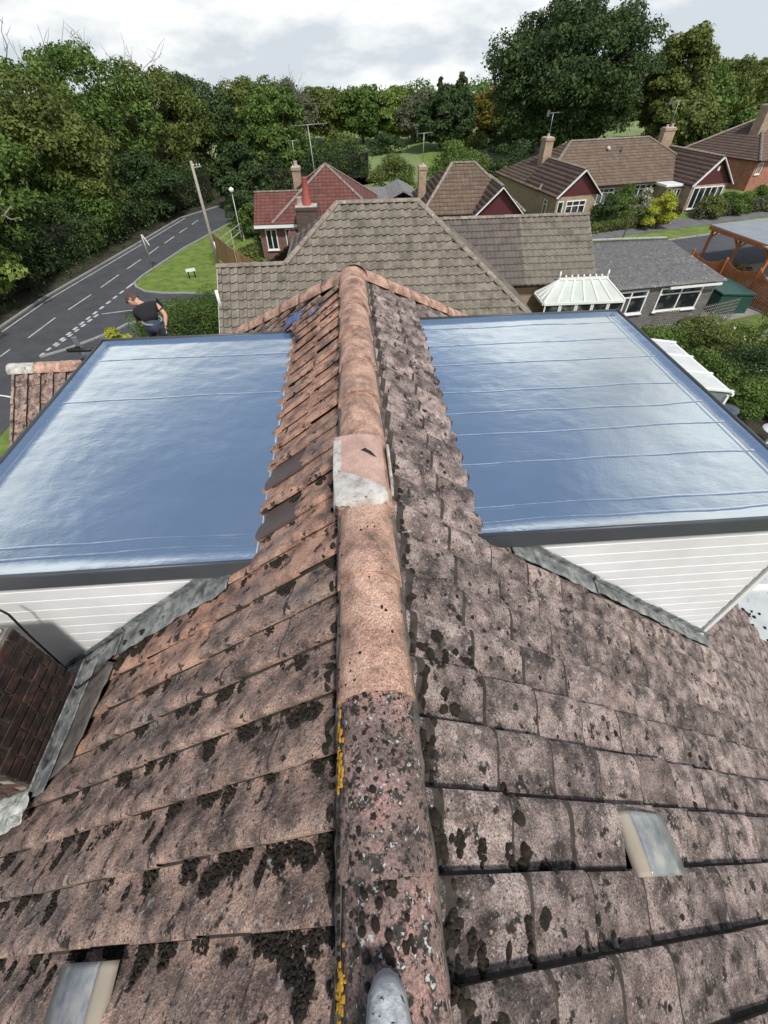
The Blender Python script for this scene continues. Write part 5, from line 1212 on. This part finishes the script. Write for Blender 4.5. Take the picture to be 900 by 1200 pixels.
# --- bungalow with one burgundy gable, centre distance
mc = empty('small_bungalow', (5.4, 37.1, 0)); tag(mc, 'small brown bungalow with a single burgundy gable behind the tan roof', 'house')
wallbox(mc, 0, .1, 7.1, 7.0, 2.45, 'bk_red'); zc_, zd_ = 2.5, 4.95
Pm = [(-.3,-.2,zc_),(7.4,-.2,zc_),(7.4,7.2,zc_),(-.3,7.2,zc_)]; ra, rb = (2.4,3.5,zd_), (4.1,3.5,zd_)
for f_ in ([Pm[0], Pm[1], rb, ra], [Pm[2], Pm[3], ra, rb], [Pm[3], Pm[0], ra], [Pm[1], Pm[2], rb]): tile_face(mc, f_, tfl, 'brown_tile', .3, .34)
mb = MB(); e5 = [(p[0], p[1], p[2]-.05) for p in Pm+[ra, rb]]; mb.add(e5, [(0,1,5,4),(2,3,4,5),(3,0,4),(1,2,5),(0,3,2,1)]); mb.build('roof_deck', 'felt', mc)
for a, b in ((ra, rb), (ra, Pm[0]), (rb, Pm[1])): ridge_run(mc, a, b, .12, .45, M['tan_ridge'], stuff=True, nseg=6, arc=150)
wallbox(mc, 3.7, -.6, 6.9, 1.0, 2.44, 'bk_red'); gabled_wing(mc, 3.7, 6.9, -.6, 3.4, 2.5, 4.2, 'brown_tile')
window(mc, .8, 1.15, 2.2, 1.1, .09, 4, False, .06, .08); window(mc, 5.0, 1.15, 1.7, 1.1, -.61, 4, False, .06, .07)
stack('chimney', -.1, 3.1, .45, 3.8, 2.4, 4.85, 'bk_buff', mc, [(.17, 3.4, .11, .09, .2, 'pot2')])
aerial(5.6, 40.6, 4.9, 1.8, 'television aerial on the chimney of the small brown bungalow', arm=1.1, yaw=.15)

# --- red roofed house on the left
rh = empty('red_roofed_house', (-2, 38, 0)); tag(rh, 'red tiled house with brick chimney and tall red pot by the lane', 'house')
orr = lambda x, y, z: Vector((x+2, y-38, z))
A_, hw = orr(-1.6, 39.6, 5.25), 3.9
Pr = [A_+Vector((-hw,-hw,-2.65)), A_+Vector((hw,-hw,-2.65)), A_+Vector((hw,hw,-2.65)), A_+Vector((-hw,hw,-2.65))]
for i in range(4): tile_face(rh, [Pr[i], Pr[(i+1) % 4], A_], tfl, 'red_tile', .3, .30)
for i in range(4): ridge_run(rh, A_, Pr[i], .11, .45, M['tan_ridge'], stuff=True, nseg=6, arc=150)
mb = MB(); mb.add([p-Vector((0,0,.05)) for p in Pr+[A_]], [(0,1,4),(1,2,4),(2,3,4),(3,0,4),(0,3,2,1)]); mb.build('roof_deck', 'felt', rh)
MB().box(*orr(-5.3, 36.0, 0), *orr(2.1, 43.2, 2.6)).build('wall', 'bk_buff', rh)
zw, yw = 3.95, 38.3
for dy, z_ in ((-2.7, 2.55), (2.7, 2.55)): tile_face(rh, [orr(-6.75, yw, zw), orr(-1.5, yw, zw), orr(-1.5, yw+dy, z_), orr(-6.75, yw+dy, z_)], tfl, 'red_tile', .3, .30)
mb = MB(); mb.poly([orr(-6.7, yw, zw-.05), orr(-1.5, yw, zw-.05), orr(-1.5, yw-2.65, 2.5), orr(-6.7, yw-2.65, 2.5)], .05); mb.poly([orr(-6.7, yw, zw-.05), orr(-1.5, yw, zw-.05), orr(-1.5, yw+2.65, 2.5), orr(-6.7, yw+2.65, 2.5)], .05); mb.build('roof_deck', 'felt', rh)
ridge_run(rh, orr(-6.8, yw, zw), orr(-2.4, yw, zw), .11, .45, M['tan_ridge'], stuff=True, nseg=6, arc=150)
mb = MB(); mb.box(*orr(-6.5, 35.95, 0), *orr(-2.0, 40.5, 2.45)); mb.add([orr(-6.5, 35.9, 2.46), orr(-6.5, 40.7, 2.46), orr(-6.5, yw, zw-.12)], [(0,1,2)]); mb.build('wall', 'bk_red', rh)
MB().box(*orr(-6.75, 35.50, 2.38), *orr(-2.3, 35.62, 2.55)).build('gutter', 'white', rh)
window(rh, orr(-6.1, 35.94, .95), 0, .8, 1.3, 0, 2, False, .06, .07); window(rh, orr(-4.7, 35.94, .95), 0, 1.0, 1.3, 0, 3, False, .06, .07)
stack('chimney', *orr(-3.65, 34.6, 0)[:2], *orr(-2.2, 35.5, 0)[:2], 0, 3.7, 'bk_dark', rh, [(*orr(-2.85, 35.05, 0)[:2], .27, .17, 1.55, 'pot'), (*orr(-3.35, 35.1, 0)[:2], .2, .2, .5, 'pot2')])
MB().box(*orr(-4.4, 34.75, 0), *orr(-3.7, 35.45, 2.2)).build('pier', 'bk_red', rh)
stack('rear_chimney', *orr(-4.2, 41.2, 0)[:2], *orr(-3.6, 41.9, 0)[:2], 2.5, 4.9, 'bk_buff', rh, [(*orr(-3.9, 41.55, 0)[:2], .15, .13, .35, 'pot2')])
aerial(-2.0, 35.0, 3.0, 4.75, 'tall thin television mast on the red roofed house', arm=2.2, yaw=.2, lean=(-.25, 0), els=14)
aerial(-3.9, 41.5, 5.2, 1.2, 'small low aerial on the rear chimney of the red roofed house', arm=1.0, yaw=.1)

# flat roofed garages in the middle distance
gf = empty('flat_roofed_garage', (2.2, 43.5, 0)); tag(gf, 'pale flat roofed garage with white fascia between the houses', 'garage')
MB().box(-1.5, -1.5, 0, .9, 3.5, 2.45).build('wall', 'mortar', gf); MB().box(-1.6, -1.6, 2.46, 1.0, 3.6, 2.6).build('roof', 'asbestos', gf); MB().box(-1.62, -1.66, 2.3, 1.02, -1.6, 2.62).build('fascia', 'white', gf)
gf2 = empty('garage_with_low_gable', (4.4, 45.2, 0)); tag(gf2, 'grey garage with low gabled roof and green door', 'garage')
MB().box(-1.2, -2.2, 0, 1.2, 3.0, 2.3).build('wall', 'mortar', gf2); MB().poly([(-1.4,-2.3,2.32),(0,-2.3,2.95),(0,3.1,2.95),(-1.4,3.1,2.32)], .06).poly([(1.4,-2.3,2.32),(0,-2.3,2.95),(0,3.1,2.95),(1.4,3.1,2.32)], .06).build('roof', 'asbestos', gf2)
MB().box(-.95, -2.24, .05, .95, -2.2, 2.0).build('door', 'green', gf2)

# ------------------------------------------------------------------ lane furniture
lp = empty('street_lamp', (at_z(284, 283, 0).x, at_z(284, 283, 0).y, 0)); tag(lp, 'slim street lamp with white lantern beside the lane', 'street lamp')
MB().tube([(0,0,0), (0,0,.9), (0,0,.95), (.02,0,3.35)], [.075, .07, .045, .035], 8).build('post', 'metal', lp)
MB().tube([(.02,0,3.35), (.02,0,3.42), (.02,0,3.6), (.02,0,3.7)], [.06, .16, .2, .05], 10).build('lantern', 'white', lp)
po = at_z(258, 318, 0); tp_ = empty('telegraph_pole', (po.x, po.y, 0)); tag(tp_, 'tall pale timber telegraph pole on the grass by the lane', 'telegraph pole')
MB().tube([(0,0,0), (0,0,3), (0,0,6.25)], [.11, .10, .08], 10).build('pole', 'polewood', tp_); MB().beam((-.1,0,5.9), (.55,0,5.98), .06, .06).build('bracket', 'polewood', tp_)
for i in range(3): MB().tube([(.1+.18*i,0,6.0), (.1+.18*i,0,6.1)], .03, 6).build('insulator', 'white', tp_)
MB().tube([(.13,-.1,1.4), (.13,-.1,1.9)], .04, 6).build('cable_guard', 'white', tp_)
ps = at_z(180, 315, 0); sg_ = empty('warning_sign', (ps.x, ps.y, 0), R(155)); tag(sg_, 'triangular warning sign on a grey post by the road junction', 'sign')
MB().tube([(0,0,0), (0,0,2.2)], .04, 8).build('post', 'metal', sg_)
mb = MB(); r_ = .42; tri = [(r_*math.cos(R(90+120*i)), -.05, 1.75+r_*math.sin(R(90+120*i))) for i in range(3)]; mb.add(tri+[(a, -.03, c) for a, b, c in tri], [(0,1,2),(5,4,3),(0,3,4,1),(1,4,5,2),(2,5,3,0)]); mb.build('plate', 'metal', sg_)
mb = MB()
for i in range(3): mb.beam(Vector(tri[i])+Vector((0,-.012,0)), Vector(tri[(i+1) % 3])+Vector((0,-.012,0)), .015, .06, (0,1,0))
mb.build('border', 'white', sg_)
pn_ = at_z(226, 326, 0); npl = empty('street_nameplate', (pn_.x, pn_.y, 0), R(20)); tag(npl, 'low white nameplate on two black posts in the verge', 'sign')
MB().box(-.32, -.02, .42, .32, .02, .62).build('plate', 'white', npl)
for x_ in (-.2, .2): MB().box(x_-.04, -.03, 0, x_+.04, .03, .44).build('post', 'black', npl)
fl_ = wavy_fence('closeboard_fence', [(at_z(253, 300, 0).x, at_z(253, 300, 0).y), (-7.9, 33.2), (-6.1, 30.6)], 1.7, 0, 'palewood', 'pale larch boarded fence below the street lamp', .0, .19, .2)
ff = empty('rail_fence', (-10.0, 38.0, 0)); tag(ff, 'thin white railing running back from the larch fence', 'fence')
for z_ in (.7, 1.2): MB().beam((0,0,z_), (.9,4.6,z_), .04, .06).build('rail', 'mortar', ff)
for t_ in (0, .5, 1): MB().beam((.9*t_,4.6*t_,0), (.9*t_,4.6*t_,1.25), .07, .07).build('post', 'mortar', ff)

# ------------------------------------------------------------------ hedges, trees
hedge([(-10.6, 22.3), (-8.2, 24.6), (-5.2, 25.2)], 3.0, 1.9, 0, 'mid', 'clipped dark green hedge in front of the bending man', 26000, .055)
_q = at_z(139, 397, .7); shrub(_q.x, _q.y, 0, 1.3, .8, 'yellow', 'small yellow green shrub just beyond the left dormer', n=1400, size=.08, clumps=12)
shrub(-11.6, 14.8, 0, .35, .9, 'autumn', 'low russet ground plant at the verge corner', n=900, size=.05, clumps=10) if False else None
TR = 'trees along the left of the lane'
for i, (x, y, h, rx, lf, n, lb) in enumerate([
    (-29, 21, 10.2, 6.0, 'mid', 15000, 'nearest lane tree, broad and mid green, cut by the left edge'),
    (-25.6, 28.5, 9.6, 4.7, 'pale', 18000, 'light green lane tree with fresh drooping leaves'),
    (-28, 36, 11.0, 6.2, 'mid', 20000, 'broad mid green lane tree with a bleached dead branch in front'),
    (-25, 44, 10.2, 5.4, 'olive', 18000, 'olive tinted lane tree behind the bleached branch'),
    (-25, 53, 12.2, 6.4, 'mid', 18000, 'tallest lane tree with bare twigs above its top'),
    (-21.5, 61, 11.0, 5.6, 'olive', 15000, 'thin topped olive tree sloping down to the right'),
    (-17, 68, 9.6, 5.6, 'dark', 13000, 'dark tree above the shaded end of the lane'),
    (-11.5, 71, 9.4, 4.8, 'olive', 12000, 'round olive tree just right of the lane end'),
    (-7.6, 63, 8.8, 4.0, 'mid', 14000, 'full green tree behind the telegraph pole and lamp'),
    (-10.6, 54, 5.2, 2.6, 'dark', 7000, 'small dark tree standing over the lane bend')]):
    tree(x+(1.6 if i < 6 else 0), y, 0, h, rx*1.06, lf, lb, low=-.08, n=n, size=.20, clumps=170, cr=rx*.20, group=TR, bare=(9 if i == 4 else 5 if i == 5 else 2 if i == 1 else 0))
hedge([(kl[i][0]-3.0, kl[i][1]+(1.2 if i > 3 else 0)) for i in range(1, 8)], 3.2, 3.0, 0, 'dark', 'rough dark hedge bank along the far side of the lane', 42000, .12, rough=1.1)
hedge([(-8.4, 58), (-4, 63.5), (2, 69)], 3., 3.2, 0, 'dark', 'dark bushes closing the lane on its inner side', 9000, .16, rough=.6)
db = empty('dead_branch', (-20.8, 31, 4.6)); tag(db, 'bleached crooked dead branch sticking out of the lane trees', 'branch')
mb = MB(); mb.tube([(-2.6,0,.3), (-1.7,-.1,-.2), (-.9,.1,-.5), (0,0,-.35), (.8,.1,-.1), (1.5,0,.35)], [.10,.09,.08,.06,.05,.02], 6)
for p, q, r2 in (((-.9,.1,-.5), (-.5,0,.3), (-.2,.1,.9)), ((0,0,-.35), (.3,0,.3), (.2,.1,.8)), ((-1.7,-.1,-.2), (-1.9,0,.3), (-1.5,0,.5)), ((.8,.1,-.1), (1.1,0,-.3), (1.7,0,-.2)), ((.8,.1,-.1), (.9,0,.6), (1.4,.1,1.1))): mb.tube([p, q, r2], [.05,.035,.012], 5)
mb.build('limb', 'deadwood', db)
for (x, y, h, rx, lf, lb) in ((-24.0, 17, 5.2, 3.0, 'dark', 'dark low tree hanging over the near end of the lane'), (-24.2, 25, 5.8, 3.2, 'mid', 'green low tree leaning over the hedge bank, second along the lane'), (-23.6, 33.5, 5.6, 3.2, 'dark', 'dark low tree above the warning sign across the lane'), (-21.6, 42.5, 5.8, 3.2, 'mid', 'green low tree filling the hedge bank before the bend'), (-18.6, 50.5, 5.4, 3.0, 'dark', 'dark low tree hanging over the lane bend')):
    tree(x, y, 0, h, rx, lf, lb, low=-.05, n=7500, size=.16, clumps=80, cr=rx*.27)
# near shrubs round the red house and behind
for (x, y, h_, r_, lf, lb) in ((-8.6, 43.5, 2.6, 1.6, 'mid', 'round green shrub left of the red roofed house'), (-6.9, 40.6, 3.0, 1.2, 'dark', 'dark upright shrub beside the red roofed house'), (-7.4, 35.2, 1.5, 1.0, 'olive', 'small garden shrub inside the larch fence'), (-5.6, 33.6, 1.2, .8, 'grey', 'grey leaved bush with pale flowers by the chimney foot'),
        (-9.4, 47.5, 3.2, 1.9, 'dark', 'dark shrub behind the street lamp'), (4.7, 56, 4.0, 2.6, 'olive', 'rounded olive bush in front of the meadow'), (11.0, 55, 4.4, 3.0, 'mid', 'green bush left of the two behind the small bungalow'), (13.6, 58, 3.6, 2.3, 'olive', 'olive bush behind the small bungalow'), (17.6, 57, 4.2, 2.8, 'dark', 'dark bush between small bungalow and great oak'),
        (-1.5, 52, 2.2, 2.0, 'dark', 'low dark bush behind the pale garage'), (20.2, 55, 2.9, 2.4, 'grey', 'pale leaved bush at the foot of the great oak')):
    shrub(x, y, gz(x, y), h_, r_, lf, lb, n=int(1500*r_), size=.13, clumps=26)
shrub(24.2, 38.7, .75, 2.5, 1.25, 'yellow', 'bright yellow green bush by the street', n=3200, size=.09, clumps=20)
shrub(24.6, 42.0, .75, 2.0, 1.5, 'mid', 'domed bush covered in cream flower heads', n=2400, size=.09, clumps=26, extra=('flower', 1100, .12))
for (x, y, h_, r_, lf, lb) in ((20.8, 40.8, 2.2, 1.1, 'dark', 'dark shrub right of the left burgundy gable'), (22.3, 41.6, 2.4, 1.4, 'mid', 'tall green shrub before the middle windows'), (27.3, 42.2, .9, .9, 'russet', 'low reddish shrub at the porch foot'),
        (30.3, 41.6, 1.6, 1.3, 'olive', 'olive shrub beneath the right gable windows'), (33.0, 42.6, 1.5, 1.5, 'mid', 'green shrub at the end of the right gable'), (36.6, 44.2, 1.4, 1.9, 'mid', 'spreading shrub in front of the orange brick house'), (40.5, 46.0, 1.4, 2.0, 'olive', 'spreading shrub at the right edge by the pavement')):
    shrub(x, y, .75, h_, r_, lf, lb, n=int(2200*r_), size=.10, clumps=24)
hedge([(17.5, 37.9), (21.5, 39.0), (26.0, 40.2)], 1.0, .55, .72, 'olive', 'low front garden planting along the pavement', 5000, .08, rough=.5)
hedge([(29.0, 41.0), (36.0, 43.0), (46.0, 45.8)], .9, .9, .72, 'grey', 'low hedge along the pavement in front of the right gable', 7000, .09, rough=.4)
sp = empty('sapling', (19.7, 34.9, .7)); tag(sp, 'thin leaning sapling on the street verge', 'sapling'); mb = MB(); mb.tube([(0,0,0), (.15,.1,1.1), (.6,.2,2.4)], [.05,.04,.015], 6); mb.tube([(.15,.1,1.1), (-.1,.1,1.9)], [.03,.01], 5); mb.tube([(.3,.1,1.6), (.9,.1,2.0)], [.025,.008], 5); mb.build('stem', 'bark', sp)
V_, F_ = leaf_cloud([(.5,.2,2.2),(.1,.1,1.9),(.8,.1,2.0)], [.35,.3,.3], 160, .05); o = fastmesh('foliage', V_, F_, LEAF['mid']); o.parent = sp

# the great oak and its neighbours
tree(27.4, 72, .7, 14.3, 9.9, 'dark', 'great dark oak towering over the bungalow roofs', low=.04, n=46000, size=.26, clumps=330, cr=1.75, name='oak_tree')
tree(42.0, 74, .7, 11.8, 4.7, 'olive', 'olive topped tree right of the great oak', low=.05, n=15000, size=.26, clumps=110, cr=1.2)
for (x, y, h, rx, lf, lb) in ((50, 84, 9.0, 6.5, 'mid', 'mid green tree behind the right chimney'), (60, 90, 9.6, 7, 'olive', 'wide tree above the far right roof'), (72, 96, 9.6, 7, 'mid', 'last tree at the right edge'), (41, 66, 6.5, 4.5, 'olive', 'low bushy tree behind the semi-detached pair'), (50, 64, 6.0, 5, 'mid', 'low bushy tree behind the orange brick house'), (14.5, 84, 7.0, 4.5, 'dark', 'dark tree tucked left of the great oak')):
    tree(x, y, .7, h, rx, lf, lb, low=.02, n=9000, size=.30, clumps=110, cr=rx*.2)
# the belt of trees beyond the meadow
for i, (x, y, h, rx, lf, sp_, lb) in enumerate([
    (-9.5, 98, 8.2, 5, 'grey', 0, 'grey green tree under the bare crown beyond the meadow'), (-3.5, 102, 7.4, 4.6, 'olive', 0, 'round olive tree left in the belt beyond the meadow'), (3.0, 100, 7.2, 4.4, 'mid', 0, 'broad green tree in the left of the belt'),
    (8.2, 98, 7.4, 3.0, 'pale', 0, 'light green tree beside the grey willow'), (12.2, 95, 7.0, 3.6, 'grey', 0, 'feathery grey willow in the middle of the belt'), (16.0, 99, 8.4, 2.4, 'dark', 1, 'narrow dark conifer in the belt'), (20.0, 101, 8.8, 3.4, 'dark', 1, 'broad dark conifer in the belt'),
    (24.2, 97, 7.0, 2.8, 'autumn', 0, 'yellowing tree near the oak side of the belt'), (28.0, 94, 6.6, 3.6, 'olive', 0, 'olive tree just left of the oak in the belt'), (-15, 96, 8.5, 5.5, 'mid', 0, 'green tree behind the red roofed house'), (33, 104, 8.5, 5, 'mid', 0, 'green tree peeping out beside the oak')]):
    tree(x, y, 0, h, rx, lf, lb, low=.0, n=9500, size=.27, clumps=90, spire=sp_, group='tree belt beyond the meadow', name='conifer' if sp_ else 'broadleaf_tree')
bt = empty('bare_tree', (-8, 92, 0)); tag(bt, 'bare twiggy crown rising above the left of the tree belt', 'tree'); mb = MB()
mb.tube([(0,0,0), (.2,0,5)], [.2,.12], 6)
for _ in range(46):
    a = Vector((random.gauss(0,.2), 0, random.uniform(3.5, 6))); e = Vector((random.gauss(0, 2.1), random.gauss(0, 1.2), random.uniform(6.6, 9.6)*(1))); e.z -= abs(e.x)*.45; limb(mb, a, e, .05, .015, 4, .1, 4)
    for _ in range(4): m2 = a.lerp(e, random.uniform(.45, 1)); limb(mb, m2, m2+Vector((random.uniform(-.8,.8), random.uniform(-.4,.4), random.uniform(.2,1.0))), .022, .01, 3, .1, 2)
mb.build('trunk', 'greywood', bt)
for (x, y, h_, r_, lf, lb) in ((-6.5, 80, 3.2, 2.6, 'grey', 'greyish bush on the meadow edge'), (-1.0, 86, 3.2, 3.0, 'olive', 'wide low bush on the meadow edge'), (6.0, 88, 2.6, 3.4, 'dark', 'long dark bush along the meadow'), (18, 84, 3.6, 3.6, 'olive', 'bush in the meadow before the conifers'), (24, 80, 4.2, 3.4, 'dark', 'big bush left of the oak trunk'), (-10.5, 74, 3.0, 2.4, 'dark', 'dark bush left of the meadow')):
    shrub(x, y, 0, h_, r_, lf, lb, n=2600, size=.2, clumps=30)
V_, F_ = leaf_cloud([(x, 128+random.uniform(-8, 10), random.uniform(1, 4.6)) for x in np.linspace(-90, 150, 130)], [random.uniform(2.5, 4.2) for _ in range(130)], 30000, .45)
o = fastmesh('distant_wood', V_, F_, LEAF['mid']); tag(o, 'distant belt of woodland along the horizon', 'woodland', kind='stuff')
V_, F_ = leaf_cloud([(x, 175+random.uniform(-8, 10), random.uniform(-8, -1.5)) for x in np.linspace(-140, 260, 130)], [random.uniform(4, 6) for _ in range(130)], 16000, .8)
o = fastmesh('distant_wood', V_, F_, LEAF['dark']); tag(o, 'farthest dark line of woodland on the horizon', 'woodland', kind='stuff')
# ivy and undergrowth under the lane trees
V_, F_ = leaf_cloud([(-25-random.uniform(0, 14), y, random.uniform(0, 2.5)) for y in np.linspace(5, 75, 90)], [random.uniform(1.2, 2.4) for _ in range(90)], 16000, .2)
o = fastmesh('undergrowth', V_, F_, LEAF['dark']); tag(o, 'dark undergrowth beneath the lane trees', 'undergrowth', kind='stuff')

# ------------------------------------------------------------------ man working beyond the left dormer
def skin_mesh(name, verts, edges, radii, mat, parent, sub=2):
    me = bpy.data.meshes.new(name); me.from_pydata(verts, edges, []); me.materials.append(M[mat]); o = bpy.data.objects.new(name, me); COL.objects.link(o); o.parent = parent
    o.modifiers.new('skin', 'SKIN'); sk = me.skin_vertices if me.skin_vertices else None
    if not me.skin_vertices:
        bm = bmesh.new(); bm.from_mesh(me); bm.verts.layers.skin.verify(); bm.to_mesh(me); bm.free()
    sv = me.skin_vertices[0].data
    for i, r_ in enumerate(radii): sv[i].radius = r_ if isinstance(r_, tuple) else (r_, r_)
    sv[0].use_root = True
    o.modifiers['skin'].use_smooth_shade = True
    s_ = o.modifiers.new('sub', 'SUBSURF'); s_.levels = sub; s_.render_levels = sub
    return o
pb0 = at_y(179, 380, 6.9)                # pelvis
pe = empty('person', tuple(pb0)); pe.scale = (.86,)*3; tag(pe, 'man in black t-shirt and dark jeans bending down beyond the left dormer', 'person')
hipL, hipR = Vector((-.10, .06, -.05)), Vector((.10, -.04, -.05))
ch_ = Vector((-.14, .30, .13)); nk = Vector((-.25, .42, .20)); hd = Vector((-.38, .45, .27))
shL, shR = Vector((-.34, .26, .12)), Vector((-.01, .46, .18))
elR, wrR = Vector((.14, .34, .02)), Vector((.15, .12, -.10)); elL, wrL = Vector((-.31, .36, -.14)), Vector((-.30, .5, -.36))
kL, kR = Vector((-.22, .28, -.45)), Vector((.10, .20, -.48)); aL, aR = Vector((-.16, .02, -.86)), Vector((.12, -.06, -.88)); tL, tR = Vector((-.18, .2, -.92)), Vector((.11, .14, -.94))
body = skin_mesh('body', [ch_, nk, nk.lerp(hd, .5), hd, shL, elL, wrL, shR, elR, wrR, Vector((0,.05,.05))], [(0,1),(1,2),(2,3),(0,4),(4,5),(5,6),(0,7),(7,8),(8,9),(0,10)], [.10, .06, .055, .075, .05, .042, .028, .05, .042, .028, .10], 'skin', pe)
def hand(w_, d):
    d = d.normalized(); s_ = d.orthogonal().normalized(); vs = [w_, w_+d*.045]; ed = [(0,1)]; rd = [.022, .030]
    for i, (o_, l_) in enumerate(((-.027,.062),(-.009,.07),(.009,.066),(.026,.05))):
        b = len(vs); k_ = d.cross(s_)*.25; vs += [w_+d*.085+s_*o_, w_+d*(.085+l_*.5)+s_*o_*1.05+k_*l_*.5, w_+d*(.085+l_)+s_*o_+k_*l_*1.6]; ed += [(1, b), (b, b+1), (b+1, b+2)]; rd += [.010, .009, .007]
    b = len(vs); vs += [w_+d*.05-s_*.04, w_+d*.085-s_*.055]; ed += [(1, b), (b, b+1)]; rd += [.011, .009]
    return skin_mesh('hand', vs, ed, rd, 'skin', body, 1)
hand(wrR, wrR-elR); hand(wrL, wrL-elL)
# head as a shaped egg with features, facing down and to the left
fwd = Vector((-.55, -.35, -.75)).normalized(); upv = Vector((-.72, .18, .40)); upv = (upv-fwd*upv.dot(fwd)).normalized(); sd_ = fwd.cross(upv)
def hp(f_, u_, s_): return hd + fwd*f_ + upv*u_ + sd_*s_
mb = MB(); vs = []; nu_, nv_ = 24, 16
for j in range(nv_+1):
    th_ = math.pi*j/nv_
    for i in range(nu_):
        ph = 2*math.pi*i/nu_; f_ = math.cos(ph)*math.sin(th_); s2 = math.sin(ph)*math.sin(th_); u_ = math.cos(th_)
        wd = .078*(1-.25*max(0, -u_)); fd = .098*(1-.12*max(0, -u_)*(f_ < 0)); x_ = f_*fd; 
        if f_ > .75 and abs(s2) < .25: x_ += .020*math.exp(-((u_+.12)/.16)**2)*(1-abs(s2)/.25)    # nose
        if f_ > .6 and .05 < u_ < .25 and .2 < abs(s2) < .5: x_ -= .007                             # eye sockets
        if f_ > .6 and -.62 < u_ < -.48 and abs(s2) < .35: x_ += .004                              # lips
        vs.append(hp(x_, u_*.118, s2*wd))
mb.add(vs, [(j*nu_+i, (j+1)*nu_+i, (j+1)*nu_+(i+1) % nu_, j*nu_+(i+1) % nu_) for j in range(nv_) for i in range(nu_)], True); mb.build('head', 'skin', body)
for s2 in (-1, 1): MB().tube([hp(-.01, -.03, s2*.076), hp(-.005, .0, s2*.088), hp(-.012, .03, s2*.082)], [.008, .014, .009], 8).build('ear', 'skin', body)
for s2 in (-1, 1): MB().tube([hp(.083, .018, s2*.030-.008), hp(.086, .018, s2*.030+.008)], [.007, .007], 8).build('eye', 'black', body)
mb = MB(); vs = []
for j in range(11):
    th_ = math.pi*.62*j/10
    for i in range(nu_):
        ph = 2*math.pi*i/nu_; f_ = math.cos(ph)*math.sin(th_); s2 = math.sin(ph)*math.sin(th_); u_ = math.cos(th_)
        if f_ > 0: u_ = max(u_, .42+.1*math.sin(ph*7)*f_)
        k_ = 1.12+.07*mnoise.noise(Vector((ph*2, th_*5, 3))); vs.append(hp(f_*.102*k_-.004, u_*.122*k_, s2*.083*k_))
mb.add(vs, [(j*nu_+i, (j+1)*nu_+i, (j+1)*nu_+(i+1) % nu_, j*nu_+(i+1) % nu_) for j in range(10) for i in range(nu_)], True); mb.build('hair', 'hair', pe)
skin_mesh('t_shirt', [Vector((.0, .03, .02)), Vector((-.06, .10, .12)), ch_, nk.lerp(ch_, .45), shL, shL.lerp(elL, .62), shR, shR.lerp(elR, .6)], [(0,1),(1,2),(2,3),(2,4),(4,5),(2,6),(6,7)], [(.165,.125), (.16,.125), (.17,.125), .085, .088, .068, .088, .068], 'tshirt', pe)
skin_mesh('jeans', [Vector((0,0,-.02)), Vector((0,.04,.06)), hipL, kL, aL, hipR, kR, aR], [(0,1),(0,2),(2,3),(3,4),(0,5),(5,6),(6,7)], [(.165,.145), (.155,.12), .105, .078, .055, .105, .078, .055], 'jeans', pe)
for a, t in ((aL, tL), (aR, tR)): skin_mesh('boot', [a-Vector((0,.05,.03)), a.lerp(t, .5)-Vector((0,0,.02)), t], [(0,1),(1,2)], [.05, .045, .035], 'black', pe, 1)
MB().tube([Vector((.0,.04,.05))+Vector((math.cos(a)*.165, math.sin(a)*.14, math.sin(a)*.02)) for a in np.linspace(0, 6.28, 20)], .018, 6).build('belt', 'sole', pe)
# staging he stands on, and the ladder head at the left corner
sc = empty('staging', (pb0.x-.1, pb0.y+.1, pb0.z-.8-6.74)); tag(sc, 'grey staging board behind the left dormer that the man stands on', 'scaffold')
for i in range(3): MB().box(-1.3, -.35+.24*i, 6.70, 1.6, -.13+.24*i, 6.74).build('plank', 'greywood', sc)
for x_ in (-1.2, 1.5):
    for y_ in (-.3, .35): MB().tube([(x_, y_, 0), (x_, y_, 6.7)], .025, 8).build('standard', 'metal', sc)
ldp = Vector((-2.95, 4.85, 8.3)); ld = empty('ladder', (ldp.x, ldp.y, -.28)); ld.scale = (.75, .75, 1); tag(ld, 'aluminium ladder head standing at the far left corner of the dormer', 'ladder')
for x_ in (-.2, .2): MB().beam((x_-.45, .9, 0), (x_, 0, 8.72), .07, .03).build('stile', 'metal', ld)
for i in range(30): t_ = (i+1)/31; MB().tube([(-.65+.45*t_, .9*(1-t_), 8.72*t_), (-.25+.45*t_, .9*(1-t_), 8.72*t_)], .014, 6).build('rung', 'metal', ld)
mb = MB(); mb.tube([(-.2, 0, 8.6), (-.22, -.25, 8.66), (.22, -.25, 8.66), (.2, 0, 8.6)], .022, 6); mb.build('stand_off', 'black', ld)
MB().box(-.2, -.12, 8.45, .2, .1, 8.52).build('tool_tray', 'butt', ld)
